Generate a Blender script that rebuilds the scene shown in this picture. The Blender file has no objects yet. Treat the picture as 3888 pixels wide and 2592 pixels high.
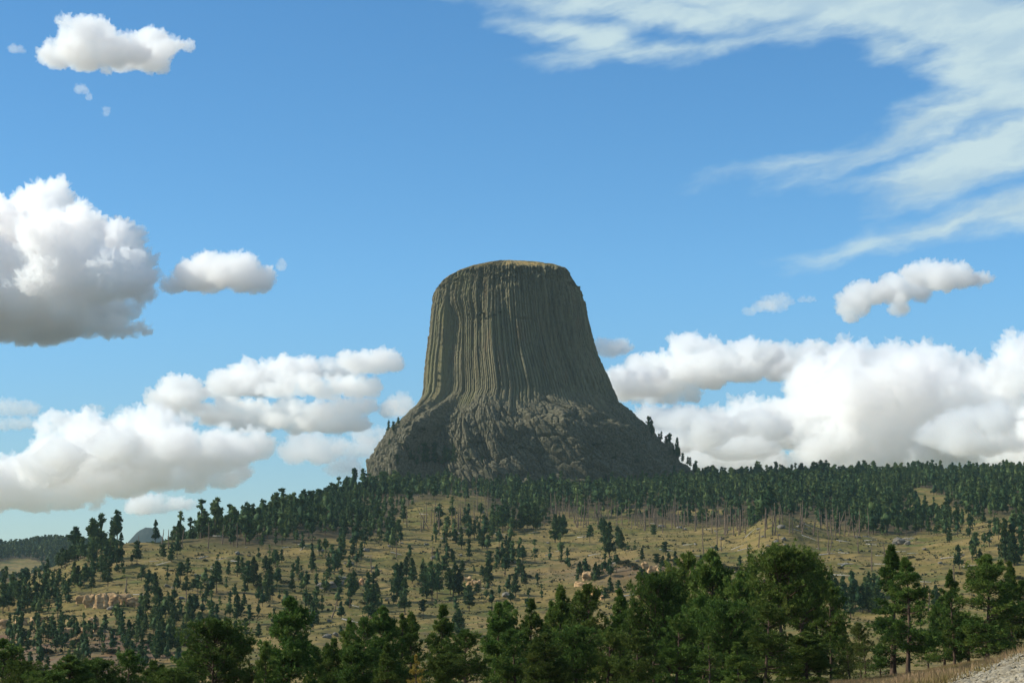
import bpy, math, random
import numpy as np
from math import radians, sin, cos, tan, atan2, asin, pi, sqrt

SC = bpy.context.scene
COL = SC.collection
# ------------------------------------------------------------------ camera
F, CX, CY, HZ = 7000.0, 1944.0, 1296.0, 2300.0       # focal length, centre and horizon in pixels of the 3888 px wide photograph
PITCH = math.atan((HZ - CY) / F)
CS, SN = cos(PITCH), sin(PITCH)
cam_d = bpy.data.cameras.new('camera'); cam = bpy.data.objects.new('camera', cam_d); COL.objects.link(cam)
cam.rotation_euler = (pi / 2 + PITCH, 0, 0)
cam_d.sensor_width = 36; cam_d.lens = F / 3888 * 36
cam_d.clip_start = 0.5; cam_d.clip_end = 60000
SC.camera = cam
# ------------------------------------------------------------------ exposure and light
SC.view_settings.view_transform = 'Standard'; SC.view_settings.look = 'None'
SC.view_settings.exposure = 0.25; SC.view_settings.gamma = 1.0
SUN_AZ, SUN_EL = radians(-92.5), radians(33)          # azimuth from the view direction (+Y), negative = left
SUN_STRENGTH, SKY_STRENGTH = 5.0, 0.10
SKY_SAT, SKY_TINT = 1.20, (1.17, 1.38, 1.36)
sun_d = bpy.data.lights.new('sun', 'SUN'); sun = bpy.data.objects.new('sun', sun_d); COL.objects.link(sun)
sun_d.energy = SUN_STRENGTH; sun_d.angle = radians(0.53); sun_d.color = (1.0, 0.915, 0.76)
sun.rotation_euler = (pi / 2 - SUN_EL, 0, -SUN_AZ + pi)
S_DIR = np.array([sin(SUN_AZ) * cos(SUN_EL), cos(SUN_AZ) * cos(SUN_EL), sin(SUN_EL)])
SC.render.engine = 'CYCLES'
SC.cycles.max_bounces = 32; SC.cycles.diffuse_bounces = 3; SC.cycles.glossy_bounces = 1
SC.cycles.transmission_bounces = 2; SC.cycles.volume_bounces = 32; SC.cycles.transparent_max_bounces = 8
SC.cycles.use_denoising = True
SC.cycles.caustics_reflective = False; SC.cycles.caustics_refractive = False


def ray(px, py):
    """world direction of a photograph pixel, scaled so that Y = 1"""
    xc, t = (px - CX) / F, (CY - py) / F
    y, z = CS - t * SN, SN + t * CS
    return xc / y, z / y

def P(px, py, Y):
    u, w = ray(px, py)
    return np.array([u * Y, Y, w * Y])

def to_px(X, Y, Z):
    d = Y * CS + Z * SN
    return CX + F * X / d, CY - F * (-Y * SN + Z * CS) / d

def azel(px, py):
    u, w = ray(px, py)
    return math.degrees(atan2(u, 1)), math.degrees(math.atan2(w, sqrt(1 + u * u)))

# ------------------------------------------------------------------ node helpers
class NT:
    def __init__(s, tree): s.t = tree
    def n(s, typ, **kw):
        nd = s.t.nodes.new(typ)
        for k, v in kw.items(): setattr(nd, k, v)
        return nd
    def put(s, sock, v):
        if v is None: return
        if isinstance(v, bpy.types.NodeSocket): s.t.links.new(v, sock)
        else: sock.default_value = v
    def m(s, op, a, b=None, c=None, clamp=False):
        nd = s.n('ShaderNodeMath', operation=op, use_clamp=clamp)
        s.put(nd.inputs[0], a); s.put(nd.inputs[1], b); s.put(nd.inputs[2], c)
        return nd.outputs[0]
    def v(s, op, a, b=None, c=None, scale=None):
        nd = s.n('ShaderNodeVectorMath', operation=op)
        s.put(nd.inputs[0], a); s.put(nd.inputs[1], b); s.put(nd.inputs[2], c)
        if scale is not None: s.put(nd.inputs['Scale'], scale)
        return nd.outputs['Value'] if op in ('DOT_PRODUCT', 'LENGTH', 'DISTANCE') else nd.outputs['Vector']
    def comb(s, x, y, z):
        nd = s.n('ShaderNodeCombineXYZ'); s.put(nd.inputs[0], x); s.put(nd.inputs[1], y); s.put(nd.inputs[2], z)
        return nd.outputs[0]
    def sep(s, v):
        nd = s.n('ShaderNodeSeparateXYZ'); s.put(nd.inputs[0], v); return nd.outputs
    def noise(s, vec, scale=1.0, detail=4, rough=0.55, dim='3D', dist=0.0, color=False, lac=2.0):
        nd = s.n('ShaderNodeTexNoise', noise_dimensions=dim)
        s.put(nd.inputs['Vector'], vec)
        nd.inputs['Scale'].default_value = scale; nd.inputs['Detail'].default_value = detail
        nd.inputs['Roughness'].default_value = rough; nd.inputs['Distortion'].default_value = dist
        nd.inputs['Lacunarity'].default_value = lac
        return nd.outputs['Color' if color else 'Fac']
    def vor(s, vec, scale=1.0, feature='F1', detail=0, rough=0.5, dim='3D', out='Distance'):
        nd = s.n('ShaderNodeTexVoronoi', voronoi_dimensions=dim, feature=feature)
        s.put(nd.inputs['Vector'], vec); nd.inputs['Scale'].default_value = scale
        if 'Detail' in nd.inputs: nd.inputs['Detail'].default_value = detail; nd.inputs['Roughness'].default_value = rough
        return nd.outputs[out]
    def mix(s, f, a, b, mode='MIX'):
        nd = s.n('ShaderNodeMix', data_type='RGBA', blend_type=mode, clamp_factor=True)
        s.put(nd.inputs[0], f)
        for sock, v in ((nd.inputs[6], a), (nd.inputs[7], b)):
            s.put(sock, (*v, 1.0) if isinstance(v, tuple) and len(v) == 3 else v)
        return nd.outputs[2]
    def ss(s, x, a, b):
        nd = s.n('ShaderNodeMapRange', interpolation_type='SMOOTHSTEP', clamp=True)
        s.put(nd.inputs[0], x); nd.inputs[1].default_value = a; nd.inputs[2].default_value = b
        return nd.outputs[0]

# ------------------------------------------------------------------ world: sky with cumulus and high streaks, laid out by compass direction
K = 3888 / 2352
# high thin streaks: centre, half sizes, slope angle in degrees (up to the right positive)
STREAKS = [
 (1700, -18, 420, 62, -8), (2050, 20, 330, 70, -14), (2290, 60, 220, 95, -12), (2270, 150, 130, 66, 0), (1340, 86, 120, 22, -12), (1400, 98, 62, 20, -14), (1520, 30, 250, 34, -8), (1250, 8, 110, 14, -5), (2030, 105, 60, 22, -18),
 (2120, 296, 250, 32, 19), (1950, 350, 150, 12, 10), (2290, 240, 200, 40, 12), (2240, 372, 260, 56, 19), (2350, 330, 180, 60, 22), (2120, 415, 130, 22, 2),
 (2230, 500, 240, 21, 13), (2380, 470, 150, 34, 14), (1560, 112, 130, 8, 4), (2600, 200, 300, 190, 0), (2700, 430, 260, 60, 12), (2000, -120, 700, 110, 0)]

world = bpy.data.worlds.new('World'); SC.world = world; world.use_nodes = True
wt = world.node_tree; wt.nodes.clear(); W = NT(wt)

def field_group(name, blobs, smooth, soft=1.0):
    g = bpy.data.node_groups.new(name, 'ShaderNodeTree')
    g.interface.new_socket('Vector', in_out='INPUT', socket_type='NodeSocketVector')
    g.interface.new_socket('Field', in_out='OUTPUT', socket_type='NodeSocketFloat')
    N = NT(g); gi = N.n('NodeGroupInput'); go = N.n('NodeGroupOutput')
    acc = None
    for b in blobs:
        a0, e0 = azel(b[0] * K, b[1] * K)
        a1, e1 = azel((b[0] + b[2]) * K, b[1] * K); rx = max(abs(a1 - a0), 1e-3)
        a1, e1 = azel(b[0] * K, (b[1] - b[3]) * K); ry = max(abs(e1 - e0), 1e-3)
        if len(b) > 4 and b[4]:
            th = radians(b[4])
            r1 = (cos(th) / rx, sin(th) / rx); r2 = (-sin(th) / ry, cos(th) / ry)
            d = N.v('SUBTRACT', gi.outputs[0], (a0, e0, 0))
            q = N.comb(N.v('DOT_PRODUCT', d, (*r1, 0)), N.v('DOT_PRODUCT', d, (*r2, 0)), 0.0)
        else:
            q = N.v('MULTIPLY_ADD', gi.outputs[0], (1 / rx, 1 / ry, 0), (-a0 / rx, -e0 / ry, 0))
        d2 = N.m('MULTIPLY_ADD', N.v('LENGTH', q), min(ry * soft, 1.1), -min(ry * soft, 1.1))
        acc = d2 if acc is None else N.m('SMOOTH_MIN', acc, d2, smooth)
    g.links.new(N.m('MULTIPLY', acc, -1.0), go.inputs[0])
    return g

def use(N, grp, vec):
    nd = N.n('ShaderNodeGroup'); nd.node_tree = grp
    N.put(nd.inputs[0], vec)
    return nd.outputs[0]

tc = W.n('ShaderNodeTexCoord')
dx, dy, dz = W.sep(tc.outputs['Generated'])
az = W.m('MULTIPLY', W.m('ARCTAN2', dx, dy), 180 / pi)
el = W.m('MULTIPLY', W.m('ARCSINE', dz), 180 / pi)
pa = W.comb(az, el, 0.0)
sky = W.n('ShaderNodeTexSky', sky_type='NISHITA'); sky.sun_disc = False
sky.sun_elevation = SUN_EL; sky.sun_rotation = SUN_AZ
sky.altitude = 1200; sky.air_density = 1.0; sky.dust_density = 0.3; sky.ozone_density = 3.0
hue = W.n('ShaderNodeHueSaturation'); hue.inputs['Saturation'].default_value = SKY_SAT; W.put(hue.inputs['Color'], sky.outputs[0])
low = W.mix(W.ss(el, 1.0, 11.0), (0.70, 0.63, 0.66), (1.0, 1.0, 1.0))
skyc = W.mix(1.0, W.mix(1.0, hue.outputs[0], SKY_TINT, 'MULTIPLY'), low, 'MULTIPLY')
inv = 1.0 / SKY_STRENGTH
def scaled(c): return W.v('SCALE', c, scale=inv)
def backdrop(c):
    bg = W.n('ShaderNodeBackground'); W.put(bg.inputs[0], c); bg.inputs[1].default_value = SKY_STRENGTH
    return bg.outputs[0]
def streaks(name, blobs, under):
    grp = field_group(name, blobs, 0.35, 1.2)
    wv = W.v('SUBTRACT', W.noise(W.v('MULTIPLY', pa, (0.5, 1.0, 1.0)), 0.55, 4, 0.6, '2D', color=True), (0.5, 0.5, 0.5))
    s0 = use(W, grp, W.v('ADD', pa, W.v('MULTIPLY', wv, (2.2, 1.0, 0.0))))
    rot = W.n('ShaderNodeVectorRotate', rotation_type='Z_AXIS'); W.put(rot.inputs['Vector'], W.v('ADD', pa, W.v('MULTIPLY', wv, (1.0, 0.8, 0.0)))); rot.inputs['Angle'].default_value = radians(-12)
    sn = W.noise(W.v('MULTIPLY', rot.outputs[0], (0.26, 1.0, 1.0)), 1.0, 7, 0.60, '2D')
    a = W.m('MULTIPLY', W.ss(W.m('ADD', s0, W.m('MULTIPLY', W.m('SUBTRACT', sn, 0.5), 0.95)), -0.40, 0.42), 0.90)
    return W.mix(a, under, scaled(W.mix(W.ss(sn, 0.35, 0.65), (0.41, 0.55, 0.63), (0.53, 0.66, 0.68))))

A = lambda x, y: azel(x * K, y * K)
eR = A(1176, 700)[1]
def cond(a, op, b): return W.m(op, a, b)
def both(f, x, y):
    nd = W.n('ShaderNodeMixShader'); W.put(nd.inputs[0], f); wt.links.new(y, nd.inputs[1]); wt.links.new(x, nd.inputs[2])
    return nd.outputs[0]
# one shader for each part of the sky, so that a direction only works out the clouds that can lie there
far_n = W.noise(W.v('MULTIPLY', pa, (0.06, 0.12, 1.0)), 1.0, 4, 0.6, '2D')
elsewhere = backdrop(W.mix(W.m('MULTIPLY', W.ss(far_n, 0.50, 0.62), W.ss(el, 1.0, 6.0)), skyc, scaled((0.62, 0.68, 0.72))))
high = backdrop(streaks('streak_field', STREAKS, skyc))
front = both(W.m('MULTIPLY', cond(el, 'GREATER_THAN', eR), cond(az, 'GREATER_THAN', A(960, 100)[0])), high, backdrop(skyc))
inside = W.m('MULTIPLY', W.m('LESS_THAN', W.m('ABSOLUTE', az), 26.0), W.m('MULTIPLY', W.m('GREATER_THAN', el, -1.0), W.m('LESS_THAN', el, 26.0)))
wo = W.n('ShaderNodeOutputWorld'); wt.links.new(both(inside, front, elsewhere), wo.inputs[0])
world.cycles.sampling_method = 'MANUAL'; world.cycles.sample_map_resolution = 256
# ================================================================== numeric helpers
def _h(ix, iy, iz, seed):
    with np.errstate(over='ignore'):
        a = (ix.astype(np.int64) * 374761393 + iy.astype(np.int64) * 668265263 + iz.astype(np.int64) * 2147483647 + seed * 974634777) & 0xFFFFFFFF
        a = ((a ^ (a >> 13)) * 1274126177) & 0xFFFFFFFF
        a = ((a ^ (a >> 16)) * 2246822519) & 0xFFFFFFFF
        a = a ^ (a >> 15)
    return (a & 0xFFFFFF).astype(np.float64) / 0xFFFFFF

def vn(x, y, z=None, seed=0):
    """smooth value noise, -1..1"""
    x = np.asarray(x, float); y = np.asarray(y, float); z = np.zeros_like(x) if z is None else np.asarray(z, float)
    ix, iy, iz = np.floor(x), np.floor(y), np.floor(z)
    fx, fy, fz = x - ix, y - iy, z - iz
    fx, fy, fz = [f * f * f * (f * (f * 6 - 15) + 10) for f in (fx, fy, fz)]
    r = 0
    for a in (0, 1):
        for b in (0, 1):
            for c in (0, 1):
                r = r + _h(ix + a, iy + b, iz + c, seed) * (fx if a else 1 - fx) * (fy if b else 1 - fy) * (fz if c else 1 - fz)
    return r * 2 - 1

def fbm(x, y, z=None, seed=0, octv=4, gain=0.5):
    s, a, f = 0, 1.0, 1.0
    for o in range(octv):
        s = s + a * vn(x * f, y * f, None if z is None else z * f, seed + o * 17)
        a *= gain; f *= 2.03
    return s

def ridged(x, y, z=None, seed=0, octv=4, gain=0.5):
    s, a, f = 0, 1.0, 1.0
    for o in range(octv):
        s = s + a * (1 - 2 * np.abs(vn(x * f, y * f, None if z is None else z * f, seed + o * 17)))
        a *= gain; f *= 2.03
    return s

def worley(x, y, z, seed=0):
    """returns distance to nearest and second nearest cell point and the random value of the nearest cell"""
    ix, iy, iz = np.floor(x), np.floor(y), np.floor(z)
    d1 = np.full(x.shape, 9.0); d2 = np.full(x.shape, 9.0); idv = np.zeros(x.shape)
    for a in (-1, 0, 1):
        for b in (-1, 0, 1):
            for c in (-1, 0, 1):
                jx, jy, jz = ix + a, iy + b, iz + c
                d = (jx + _h(jx, jy, jz, seed) - x) ** 2 + (jy + _h(jx, jy, jz, seed + 1) - y) ** 2 + (jz + _h(jx, jy, jz, seed + 2) - z) ** 2
                near = d < d1
                d2 = np.where(near, d1, np.minimum(d2, d))
                idv = np.where(near, _h(jx, jy, jz, seed + 3), idv)
                d1 = np.where(near, d, d1)
    return np.sqrt(d1), np.sqrt(d2), idv

def sstep(x, a, b):
    t = np.clip((x - a) / (b - a), 0, 1); return t * t * (3 - 2 * t)

def pchip(xk, yk, x):
    xk = np.asarray(xk, float); yk = np.asarray(yk, float); hh = np.diff(xk); dl = np.diff(yk) / hh
    m = np.zeros(len(xk)); m[0], m[-1] = dl[0], dl[-1]
    for i in range(1, len(xk) - 1):
        if dl[i - 1] * dl[i] > 0:
            w1, w2 = 2 * hh[i] + hh[i - 1], hh[i] + 2 * hh[i - 1]
            m[i] = (w1 + w2) / (w1 / dl[i - 1] + w2 / dl[i])
    x = np.clip(x, xk[0], xk[-1]); i = np.clip(np.searchsorted(xk, x) - 1, 0, len(xk) - 2)
    t = (x - xk[i]) / hh[i]; t2, t3 = t * t, t * t * t
    return (2 * t3 - 3 * t2 + 1) * yk[i] + (t3 - 2 * t2 + t) * hh[i] * m[i] + (-2 * t3 + 3 * t2) * yk[i + 1] + (t3 - t2) * hh[i] * m[i + 1]

# ------------------------------------------------------------------ mesh helpers
def mk_mesh(name, v, faces, smooth=False, attrs=None):
    """faces: list of int arrays, each (n, k)"""
    me = bpy.data.meshes.new(name)
    v = np.asarray(v, np.float32); me.vertices.add(len(v)); me.vertices.foreach_set('co', v.ravel())
    faces = [np.asarray(f, np.int32) for f in faces if len(f)]
    nl = sum(f.size for f in faces); nf = sum(len(f) for f in faces)
    me.loops.add(nl); me.loops.foreach_set('vertex_index', np.concatenate([f.ravel() for f in faces]))
    tot = np.concatenate([np.full(len(f), f.shape[1], np.int32) for f in faces])
    st = np.concatenate([[0], np.cumsum(tot)[:-1]]).astype(np.int32)
    me.polygons.add(nf); me.polygons.foreach_set('loop_start', st)
    if smooth: me.polygons.foreach_set('use_smooth', np.ones(nf, bool))
    for k, a in (attrs or {}).items():
        at = me.attributes.new(k, 'FLOAT', 'POINT'); at.data.foreach_set('value', np.asarray(a, np.float32))
    me.update(calc_edges=True)
    return me

def link(name, me, mat=None, parent=None, loc=None):
    o = bpy.data.objects.new(name, me); COL.objects.link(o)
    if mat is not None and me is not None and not me.materials: me.materials.append(mat)
    if parent is not None: o.parent = parent
    if loc is not None: o.location = loc
    return o

def tag(o, label=None, cat=None, group=None, kind=None):
    for k, x in (('label', label), ('category', cat), ('group', group), ('kind', kind)):
        if x: o[k] = x
    return o

def grid_faces(nr, nc, wrap=False):
    r = np.arange(nr - 1)[:, None]; c = np.arange(nc if wrap else nc - 1)[None, :]
    c2 = (c + 1) % nc
    return np.stack([r * nc + c, r * nc + c2, (r + 1) * nc + c2, (r + 1) * nc + c], -1).reshape(-1, 4)

def new_mat(name):
    m = bpy.data.materials.new(name); m.use_nodes = True
    t = m.node_tree; t.nodes.clear(); N = NT(t)
    b = N.n('ShaderNodeBsdfPrincipled'); o = N.n('ShaderNodeOutputMaterial'); t.links.new(b.outputs[0], o.inputs[0])
    b.inputs['Roughness'].default_value = 0.9; b.inputs['Specular IOR Level'].default_value = 0.15
    return m, N, b

def attr(N, name): return N.n('ShaderNodeAttribute', attribute_name=name).outputs['Fac']
def bump(N, b, hgt, strength=0.5, dist=0.3):
    nd = N.n('ShaderNodeBump'); nd.inputs['Strength'].default_value = strength; nd.inputs['Distance'].default_value = dist
    N.put(nd.inputs['Height'], hgt); N.t.links.new(nd.outputs[0], b.inputs['Normal'])

# ================================================================== terrain, as heights over (u = X/Y, Y)
NEAR_L = [(2, 'z', -1.7), (20, 'z', -2.6), (60, 'z', -5), (120, 'z', -8.5), (170, 'z', -12.5), (300, 'z', -26), (430, 'z', -31)]
NEAR_C = [(2, 'z', -1.7), (20, 'z', -2.5), (60, 'z', -5), (120, 'z', -8.0), (180, 'z', -10.5), (300, 'z', -23), (430, 'z', -28)]
NEAR_R = [(2, 'z', -1.7), (20, 'z', -2.4), (60, 'z', -4.2), (110, 'z', -5.6), (150, 2608), (185, 2598), (215, 2640), (300, 'z', -20), (430, 'z', -25)]
COLS = {
 -1000: NEAR_L + [(560, 2650), (700, 2520), (850, 2390), (1000, 2290), (1100, 2260), (1250, 2290), (1700, 2330), (2300, 2200), (2800, 2130), (3100, 2122), (3800, 2180)],
 0:    NEAR_L + [(560, 2640), (700, 2500), (850, 2340), (1000, 2225), (1080, 2196), (1200, 2225), (1500, 2310), (2000, 2290), (2400, 2200), (2900, 2118), (3100, 2108), (3700, 2170)],
 180:  NEAR_L + [(560, 2635), (700, 2480), (850, 2320), (960, 2225), (1060, 2163), (1100, 2158), (1250, 2200), (1500, 2290), (2000, 2280), (2500, 2185), (2950, 2092), (3150, 2080), (3700, 2150)],
 330:  NEAR_L + [(560, 2630), (700, 2470), (850, 2310), (950, 2210), (1040, 2118), (1090, 2104), (1200, 2145), (1500, 2270), (2000, 2280), (2500, 2190), (3000, 2102), (3200, 2092), (3700, 2150)],
 480:  NEAR_L + [(560, 2630), (700, 2470), (850, 2300), (1000, 2140), (1080, 2082), (1110, 2078), (1250, 2130), (1500, 2230), (2000, 2260), (2900, 2160), (3200, 2125), (3700, 2180)],
 800:  NEAR_L + [(560, 2615), (700, 2450), (850, 2300), (1000, 2150), (1100, 2072), (1180, 2050), (1300, 2060), (1600, 2110), (2000, 2170), (3000, 2210)],
 1150: NEAR_L + [(560, 2600), (700, 2450), (850, 2310), (1000, 2160), (1150, 2050), (1300, 1982), (1380, 1970), (1600, 1985), (1800, 2020), (2400, 2110)],
 1420: NEAR_C + [(560, 2590), (700, 2440), (850, 2310), (1000, 2180), (1150, 2075), (1300, 1990), (1500, 1905), (1650, 1872), (1800, 1850), (2050, 1850), (2400, 1960)],
 1650: NEAR_C + [(560, 2590), (700, 2430), (850, 2310), (1000, 2190), (1150, 2085), (1300, 1985), (1420, 1905), (1480, 1890), (1600, 1878), (1800, 1828), (1950, 1800), (2150, 1795), (2500, 1880)],
 2000: NEAR_C + [(560, 2585), (700, 2420), (850, 2300), (1000, 2190), (1200, 2065), (1400, 1985), (1600, 1912), (1800, 1835), (2000, 1795), (2200, 1790), (2500, 1840)],
 2450: NEAR_C + [(560, 2540), (700, 2390), (850, 2260), (930, 2165), (1050, 2110), (1200, 2050), (1400, 1990), (1600, 1910), (1800, 1830), (2000, 1792), (2150, 1786), (2500, 1830)],
 2780: NEAR_C + [(560, 2520), (700, 2370), (850, 2240), (1000, 2128), (1120, 2058), (1250, 2016), (1400, 1978), (1600, 1900), (1800, 1825), (2000, 1788), (2150, 1783), (2500, 1830)],
 2960: NEAR_R + [(560, 2515), (700, 2365), (850, 2235), (1000, 2082), (1080, 1995), (1150, 1961), (1230, 1990), (1310, 1994), (1400, 1972), (1600, 1895), (1800, 1820), (2000, 1784), (2150, 1780), (2500, 1830)],
 3130: NEAR_R + [(560, 2510), (700, 2360), (850, 2230), (1000, 2104), (1110, 2036), (1200, 2008), (1300, 1992), (1400, 1965), (1600, 1890), (1800, 1820), (2000, 1782), (2150, 1778), (2500, 1830)],
 3450: [(2, 'z', -1.7), (20, 'z', -2.3), (60, 'z', -3.2), (80, 2600), (110, 2592), (150, 2580), (185, 2566), (215, 2578), (300, 'z', -18), (430, 'z', -24), (560, 2500), (700, 2345), (850, 2215), (1000, 2105), (1200, 2020), (1400, 1960), (1600, 1880), (1800, 1815), (2000, 1780), (2200, 1782), (2500, 1830)],
 3640: [(2, 'z', -1.7), (20, 'z', -2.2), (50, 'z', -2.6), (72, 2578), (85, 2562), (100, 2566), (120, 2566), (150, 2556), (190, 2530), (215, 2540), (300, 'z', -17), (430, 'z', -23), (560, 2490), (700, 2330), (850, 2195), (1000, 2075), (1200, 1995), (1400, 1942), (1600, 1870), (1800, 1808), (2000, 1776), (2200, 1780), (2500, 1830)],
 3888: [(2, 'z', -1.7), (20, 'z', -2.0), (50, 'z', -1.9), (70, 2505), (85, 2478), (98, 2486), (125, 2520), (150, 2515), (190, 2500), (215, 2512), (300, 'z', -16), (430, 'z', -22), (560, 2480), (700, 2320), (850, 2180), (1000, 2050), (1150, 1975), (1400, 1925), (1600, 1860), (1800, 1800), (2000, 1772), (2250, 1780), (2500, 1830)],
 4900: [(2, 'z', -1.7), (20, 'z', -1.0), (60, 'z', 1.0), (100, 'z', 0.5), (190, 'z', -4), (300, 'z', -14), (430, 'z', -18), (560, 2440), (700, 2300), (850, 2170), (1000, 2050), (1150, 1975), (1400, 1925), (1600, 1860), (1800, 1800), (2000, 1770), (2250, 1780), (2500, 1830)]}
UK = np.array([(px - CX) / F * 0.99 for px in COLS])
LD = np.linspace(math.log(2.0), math.log(12000), 520); DD = np.exp(LD)
TAB = np.zeros((len(UK), len(DD)))
for i, (px, ent) in enumerate(COLS.items()):
    dk, zk = [], []
    for e in ent:
        if px >= 1400 and e[1] != 'z' and e[0] >= 1550: e = (e[0], e[1] + float(np.interp(e[0], [1550, 1650, 1850, 2000], [4, 16, 40, 46])))
        dk.append(e[0]); zk.append(e[2] if e[1] == 'z' else ray(px, e[1])[1] * e[0])
    dk += [5200, 12000]; zk += [90, 60]
    TAB[i] = pchip(np.log(dk), zk, LD)
UU = np.linspace(UK[0], UK[-1], 700)
TAB2 = np.stack([pchip(UK, TAB[:, j], UU) for j in range(len(DD))], 1)
for _ in range(6):                                             # ease the seams between columns
    TAB2[1:-1] = (TAB2[:-2] + 2 * TAB2[1:-1] + TAB2[2:]) / 4

def hgt(x, y, rough=True):
    x = np.asarray(x, float); y = np.asarray(y, float)
    yy = np.maximum(y, 2.0); d = np.where(y > 2, yy, np.maximum(np.hypot(x, y), 2.0) * 0 + 2.0)
    u = np.clip(x / yy, UU[0], UU[-1])
    fu = (u - UU[0]) / (UU[1] - UU[0]); iu = np.clip(fu.astype(int), 0, len(UU) - 2); fu = fu - iu
    fd = (np.log(np.clip(d, 2.0, 11999)) - LD[0]) / (LD[1] - LD[0]); jd = np.clip(fd.astype(int), 0, len(LD) - 2); fd = fd - jd
    z = (TAB2[iu, jd] * (1 - fd) + TAB2[iu, jd + 1] * fd) * (1 - fu) + (TAB2[iu + 1, jd] * (1 - fd) + TAB2[iu + 1, jd + 1] * fd) * fu
    if rough:
        far = sstep(y, 260, 600)
        z = z + far * (1.9 * fbm(x / 75, y / 75, seed=3, octv=3) + 1.15 * ridged(x / 28, y / 18, seed=9, octv=2) * sstep(y, 500, 800) * (1 - sstep(y, 1500, 2000)) + 0.22 * fbm(x / 6, y / 5, seed=21, octv=2))
        z = z + (1 - far) * 0.10 * fbm(x / 3, y / 3, seed=31, octv=3) * sstep(y, 10, 40)
        z = z + sstep(y, 2300, 3200) * 9 * fbm(x / 260, y / 260, seed=5, octv=3)
    return z

def ground_at(px, py, lo=300, hi=2600):
    """where the line of sight through a pixel of the photograph first meets the ground"""
    px = np.atleast_1d(np.asarray(px, float)); py = np.atleast_1d(np.asarray(py, float))
    Y = np.arange(lo, hi, 1.5)
    xc, t = (px - CX) / F, (CY - py) / F
    den = CS - t * SN
    u, w = xc / den, (SN + t * CS) / den
    out = []
    for a, b in zip(u, w):
        g = hgt(a * Y, Y) - b * Y
        k = np.argmax(g > 0)
        if not g[k] > 0: k = int(np.argmax(g))
        out.append((a * Y[k], Y[k], float(hgt(a * Y[k], Y[k]))))
    return np.array(out)

# forest floor: where the wood stands on the ridge, by the line of its lowest trunks
FEDGE = np.array([(-400, 2300), (0, 2215), (300, 2120), (520, 2050), (700, 2060), (990, 2085), (1200, 2062), (1400, 2040), (1480, 2015), (1530, 1935), (1600, 1900), (1700, 1890), (1830, 1890), (1900, 1965),
    (2050, 2005), (2120, 1945), (2300, 1960), (2500, 1985), (2700, 1995), (2860, 1995), (2960, 1968), (3100, 1985), (3300, 2022), (3480, 2030), (3560, 1990), (3700, 1965), (3888, 1950), (4300, 1950)], float)
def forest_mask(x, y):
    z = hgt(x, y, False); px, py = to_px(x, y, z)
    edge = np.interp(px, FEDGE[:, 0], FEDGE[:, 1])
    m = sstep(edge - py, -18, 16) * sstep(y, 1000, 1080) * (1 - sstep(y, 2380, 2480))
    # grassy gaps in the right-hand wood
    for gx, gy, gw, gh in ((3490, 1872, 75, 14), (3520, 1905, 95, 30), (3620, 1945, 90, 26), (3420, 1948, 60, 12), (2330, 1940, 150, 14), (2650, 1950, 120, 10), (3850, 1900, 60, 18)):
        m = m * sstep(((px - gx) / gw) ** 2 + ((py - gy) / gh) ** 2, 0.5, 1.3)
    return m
def far_wood_mask(x, y):
    z = hgt(x, y, False); px, py = to_px(x, y, z)
    m = sstep(y, 1300, 1400) * (1 - sstep(y, 3300, 3500)) * (1 - sstep(px, 900, 1000))
    g = ((px - 50) / 140) ** 2 + ((py - 2172 + 0.1 * (px - 50)) / 40) ** 2 < 1
    return m * np.where(g, 0.0, 1.0)
def gully_mask(x, y):                                                       # bare reddish earth low on the left slope
    z = hgt(x, y, False); px, py = to_px(x, y, z)
    m = sstep(py, 2360, 2420) * (1 - sstep(px, 560, 760)) * sstep(y, 450, 520) * (1 - sstep(y, 900, 1000))
    m2 = np.exp(-(((px - 2330) / 260) ** 2 + ((py - 2180) / 50) ** 2)) * (y > 500)
    return np.clip(m * (0.55 + 0.6 * fbm(x / 14, y / 14, seed=44, octv=3)) + 0.8 * m2, 0, 1)
def rubble_mask(x, y):
    px, py = to_px(x, y, hgt(x, y, False))
    line = 2492 + (3888 - px) * 0.36
    return sstep(y, 20, 40) * (1 - sstep(y, 92, 112)) * sstep(px, 3590, 3660)

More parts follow.
